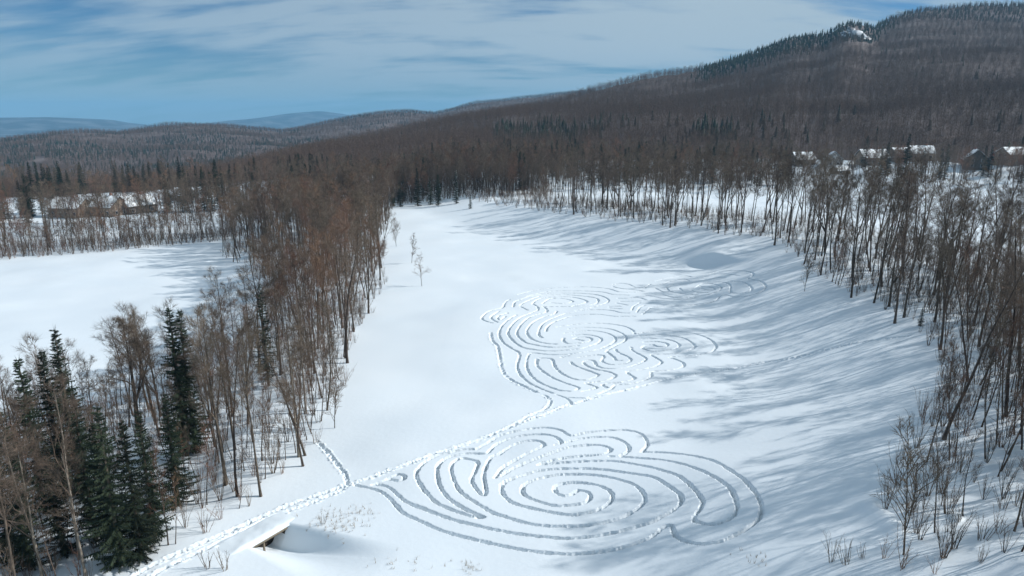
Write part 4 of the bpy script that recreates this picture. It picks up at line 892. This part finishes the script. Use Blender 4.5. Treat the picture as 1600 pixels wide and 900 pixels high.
# dry grass poking through the snow, right of the bridge and at the bottom edge
mb = MB(); rg = np.random.default_rng(5)
for (u, v, ru, rv, n) in ((530, 818, 38, 18, 90), (560, 800, 30, 12, 30), (735, 888, 16, 8, 26), (640, 880, 60, 12, 22), (1180, 870, 30, 14, 14)):
    for k in range(n):
        x, y = hit(u + rg.normal()*ru*.6, v + rg.normal()*rv*.6); p = np.array([x, y, hz1(x, y) - .03])
        for q in range(3): mb.sliver(p + rg.normal(size=3)*np.array([.06, .06, 0]), tilt(np.array([0, 0, 1.]), rg.uniform(.05, .5), rg), rg.uniform(.15, .5), .035, rg)
o = obj('dry_grass', mb.mesh('dry_grass', M['straw'])); tag(o, 'dry grass stalks poking through the snow', kind='stuff')

# --- footbridge
bx, by = BC; bang = math.atan2(BT[1], BT[0]); zt = hz1(bx - BT[1]*3.2*-1*0 - BT[1]*0, by)  # ditch floor at the centre
zdeck = float(Hnear(np.array(bx), np.array(by)) + ditch(np.array(bx), np.array(by)))
br = bpy.data.objects.new('footbridge', None); COL.objects.link(br); br.location = (bx, by, zdeck - .22); br.rotation_euler = (0, 0, bang)
tag(br, 'snow-covered wooden footbridge over the ditch, with dark opening underneath', 'bridge')
W_ = 2.1; Lb = BLEN + .6        # local x runs along the bridge, the open side is local -y; the deck lies behind it
for k in range(16):
    mb = MB(); mb.box((-Lb/2 + Lb*(k + .5)/16, W_/2, 0), (Lb/16 - .03, W_, .07)); obj('plank', mb.mesh('plank', M['planks']), br)
mb = MB(); mb.box((0, -.055, -.06), (Lb, .10, .26)); obj('edge_beam', mb.mesh('edge_beam', M['planks']), br)
mb = MB(); mb.box((0, W_ + .055, -.06), (Lb, .10, .26)); obj('edge_beam', mb.mesh('edge_beam', M['planks']), br)
for s in (-1, 0, 1):
    mb = MB(); mb.box((0, W_/2 + s*.7, -.17), (Lb, .14, .24)); obj('joist', mb.mesh('joist', M['shade_dark_wood']), br)
for xx in (-.02*Lb,):
    mb = MB(); mb.box((xx, .12, -1.15), (.14, .14, 2.0)); obj('post', mb.mesh('post', M['planks']), br)
mb = MB(); mb.box((0, 1.25, -1.2), (Lb - .6, .16, 2.2)); obj('shade_panel', mb.mesh('shade_panel', M['shade_dark_wood']), br)  # added dark panel standing in for the shade inside the opening
for s in (-1, 1):
    mb = MB(); mb.box((s*(Lb/2 - .12), W_/2 - .1, -1.2), (.22, W_ - .3, 2.2)); obj('abutment', mb.mesh('abutment', M['shade_dark_wood']), br)
mb = MB(); nxs, nys = 44, 22; vs = []; zd = zdeck - .22
for j in range(nys + 1):
    for i_ in range(nxs + 1):
        xx = (-.5 + i_/nxs)*(Lb + 3.0); yy = -.16 + 2.9*j/nys
        gx_ = bx + xx*BT[0] - yy*BT[1]; gy_ = by + xx*BT[1] + yy*BT[0]; gz = float(Hnear(np.array(gx_), np.array(gy_)) + ditch(np.array(gx_), np.array(gy_))) - zd
        ex_ = min(1, max(0, ((Lb + 3.0)/2 - abs(xx))/1.6)); lift = .20*float(sstep(0, 1, ex_))*float(sstep(2.6, .3, yy)) - .06*float(sstep(.3, 0, ex_)) - .10*float(sstep(2.2, 2.6, yy))
        h_ = gz + lift + .05*float(fbm(np.array(xx*.9), np.array(yy*.9), 2, 5))*ex_
        if yy < .25: h_ = .06 + (h_ - .06)*float(sstep(-.24, .22, yy))       # rounded lip over the beam
        vs.append((xx, yy, h_))
bot = [(x_, y_, .037) for x_, y_, _ in vs]; nv_ = len(vs)
fs = [(j*(nxs + 1) + i_, j*(nxs + 1) + i_ + 1, (j + 1)*(nxs + 1) + i_ + 1, (j + 1)*(nxs + 1) + i_) for j in range(nys) for i_ in range(nxs)]
mb.add(vs, fs); obj('snow_cover', mb.mesh('snow_cover', M['track_snow'], True), br)

# --- air
hb = MB(); zb0, zb1 = -135.0, 420.0
hb.box((0, 8500 - 200, (zb0 + zb1)/2), (34000, 18500, zb1 - zb0)); hm, ht_, _ = mat('haze_air'); ht_.nodes.remove(ht_.nodes['Principled BSDF'])
pv_ = ht_.nodes.new('ShaderNodeVolumePrincipled'); pv_.inputs['Color'].default_value = (.28, .66, 1, 1); pv_.inputs['Density'].default_value = .000075; pv_.inputs['Anisotropy'].default_value = 0
ht_.links.new(pv_.outputs[0], ht_.nodes['Material Output'].inputs['Volume'])
o = obj('haze', hb.mesh('haze', hm)); o['kind'] = 'stuff'
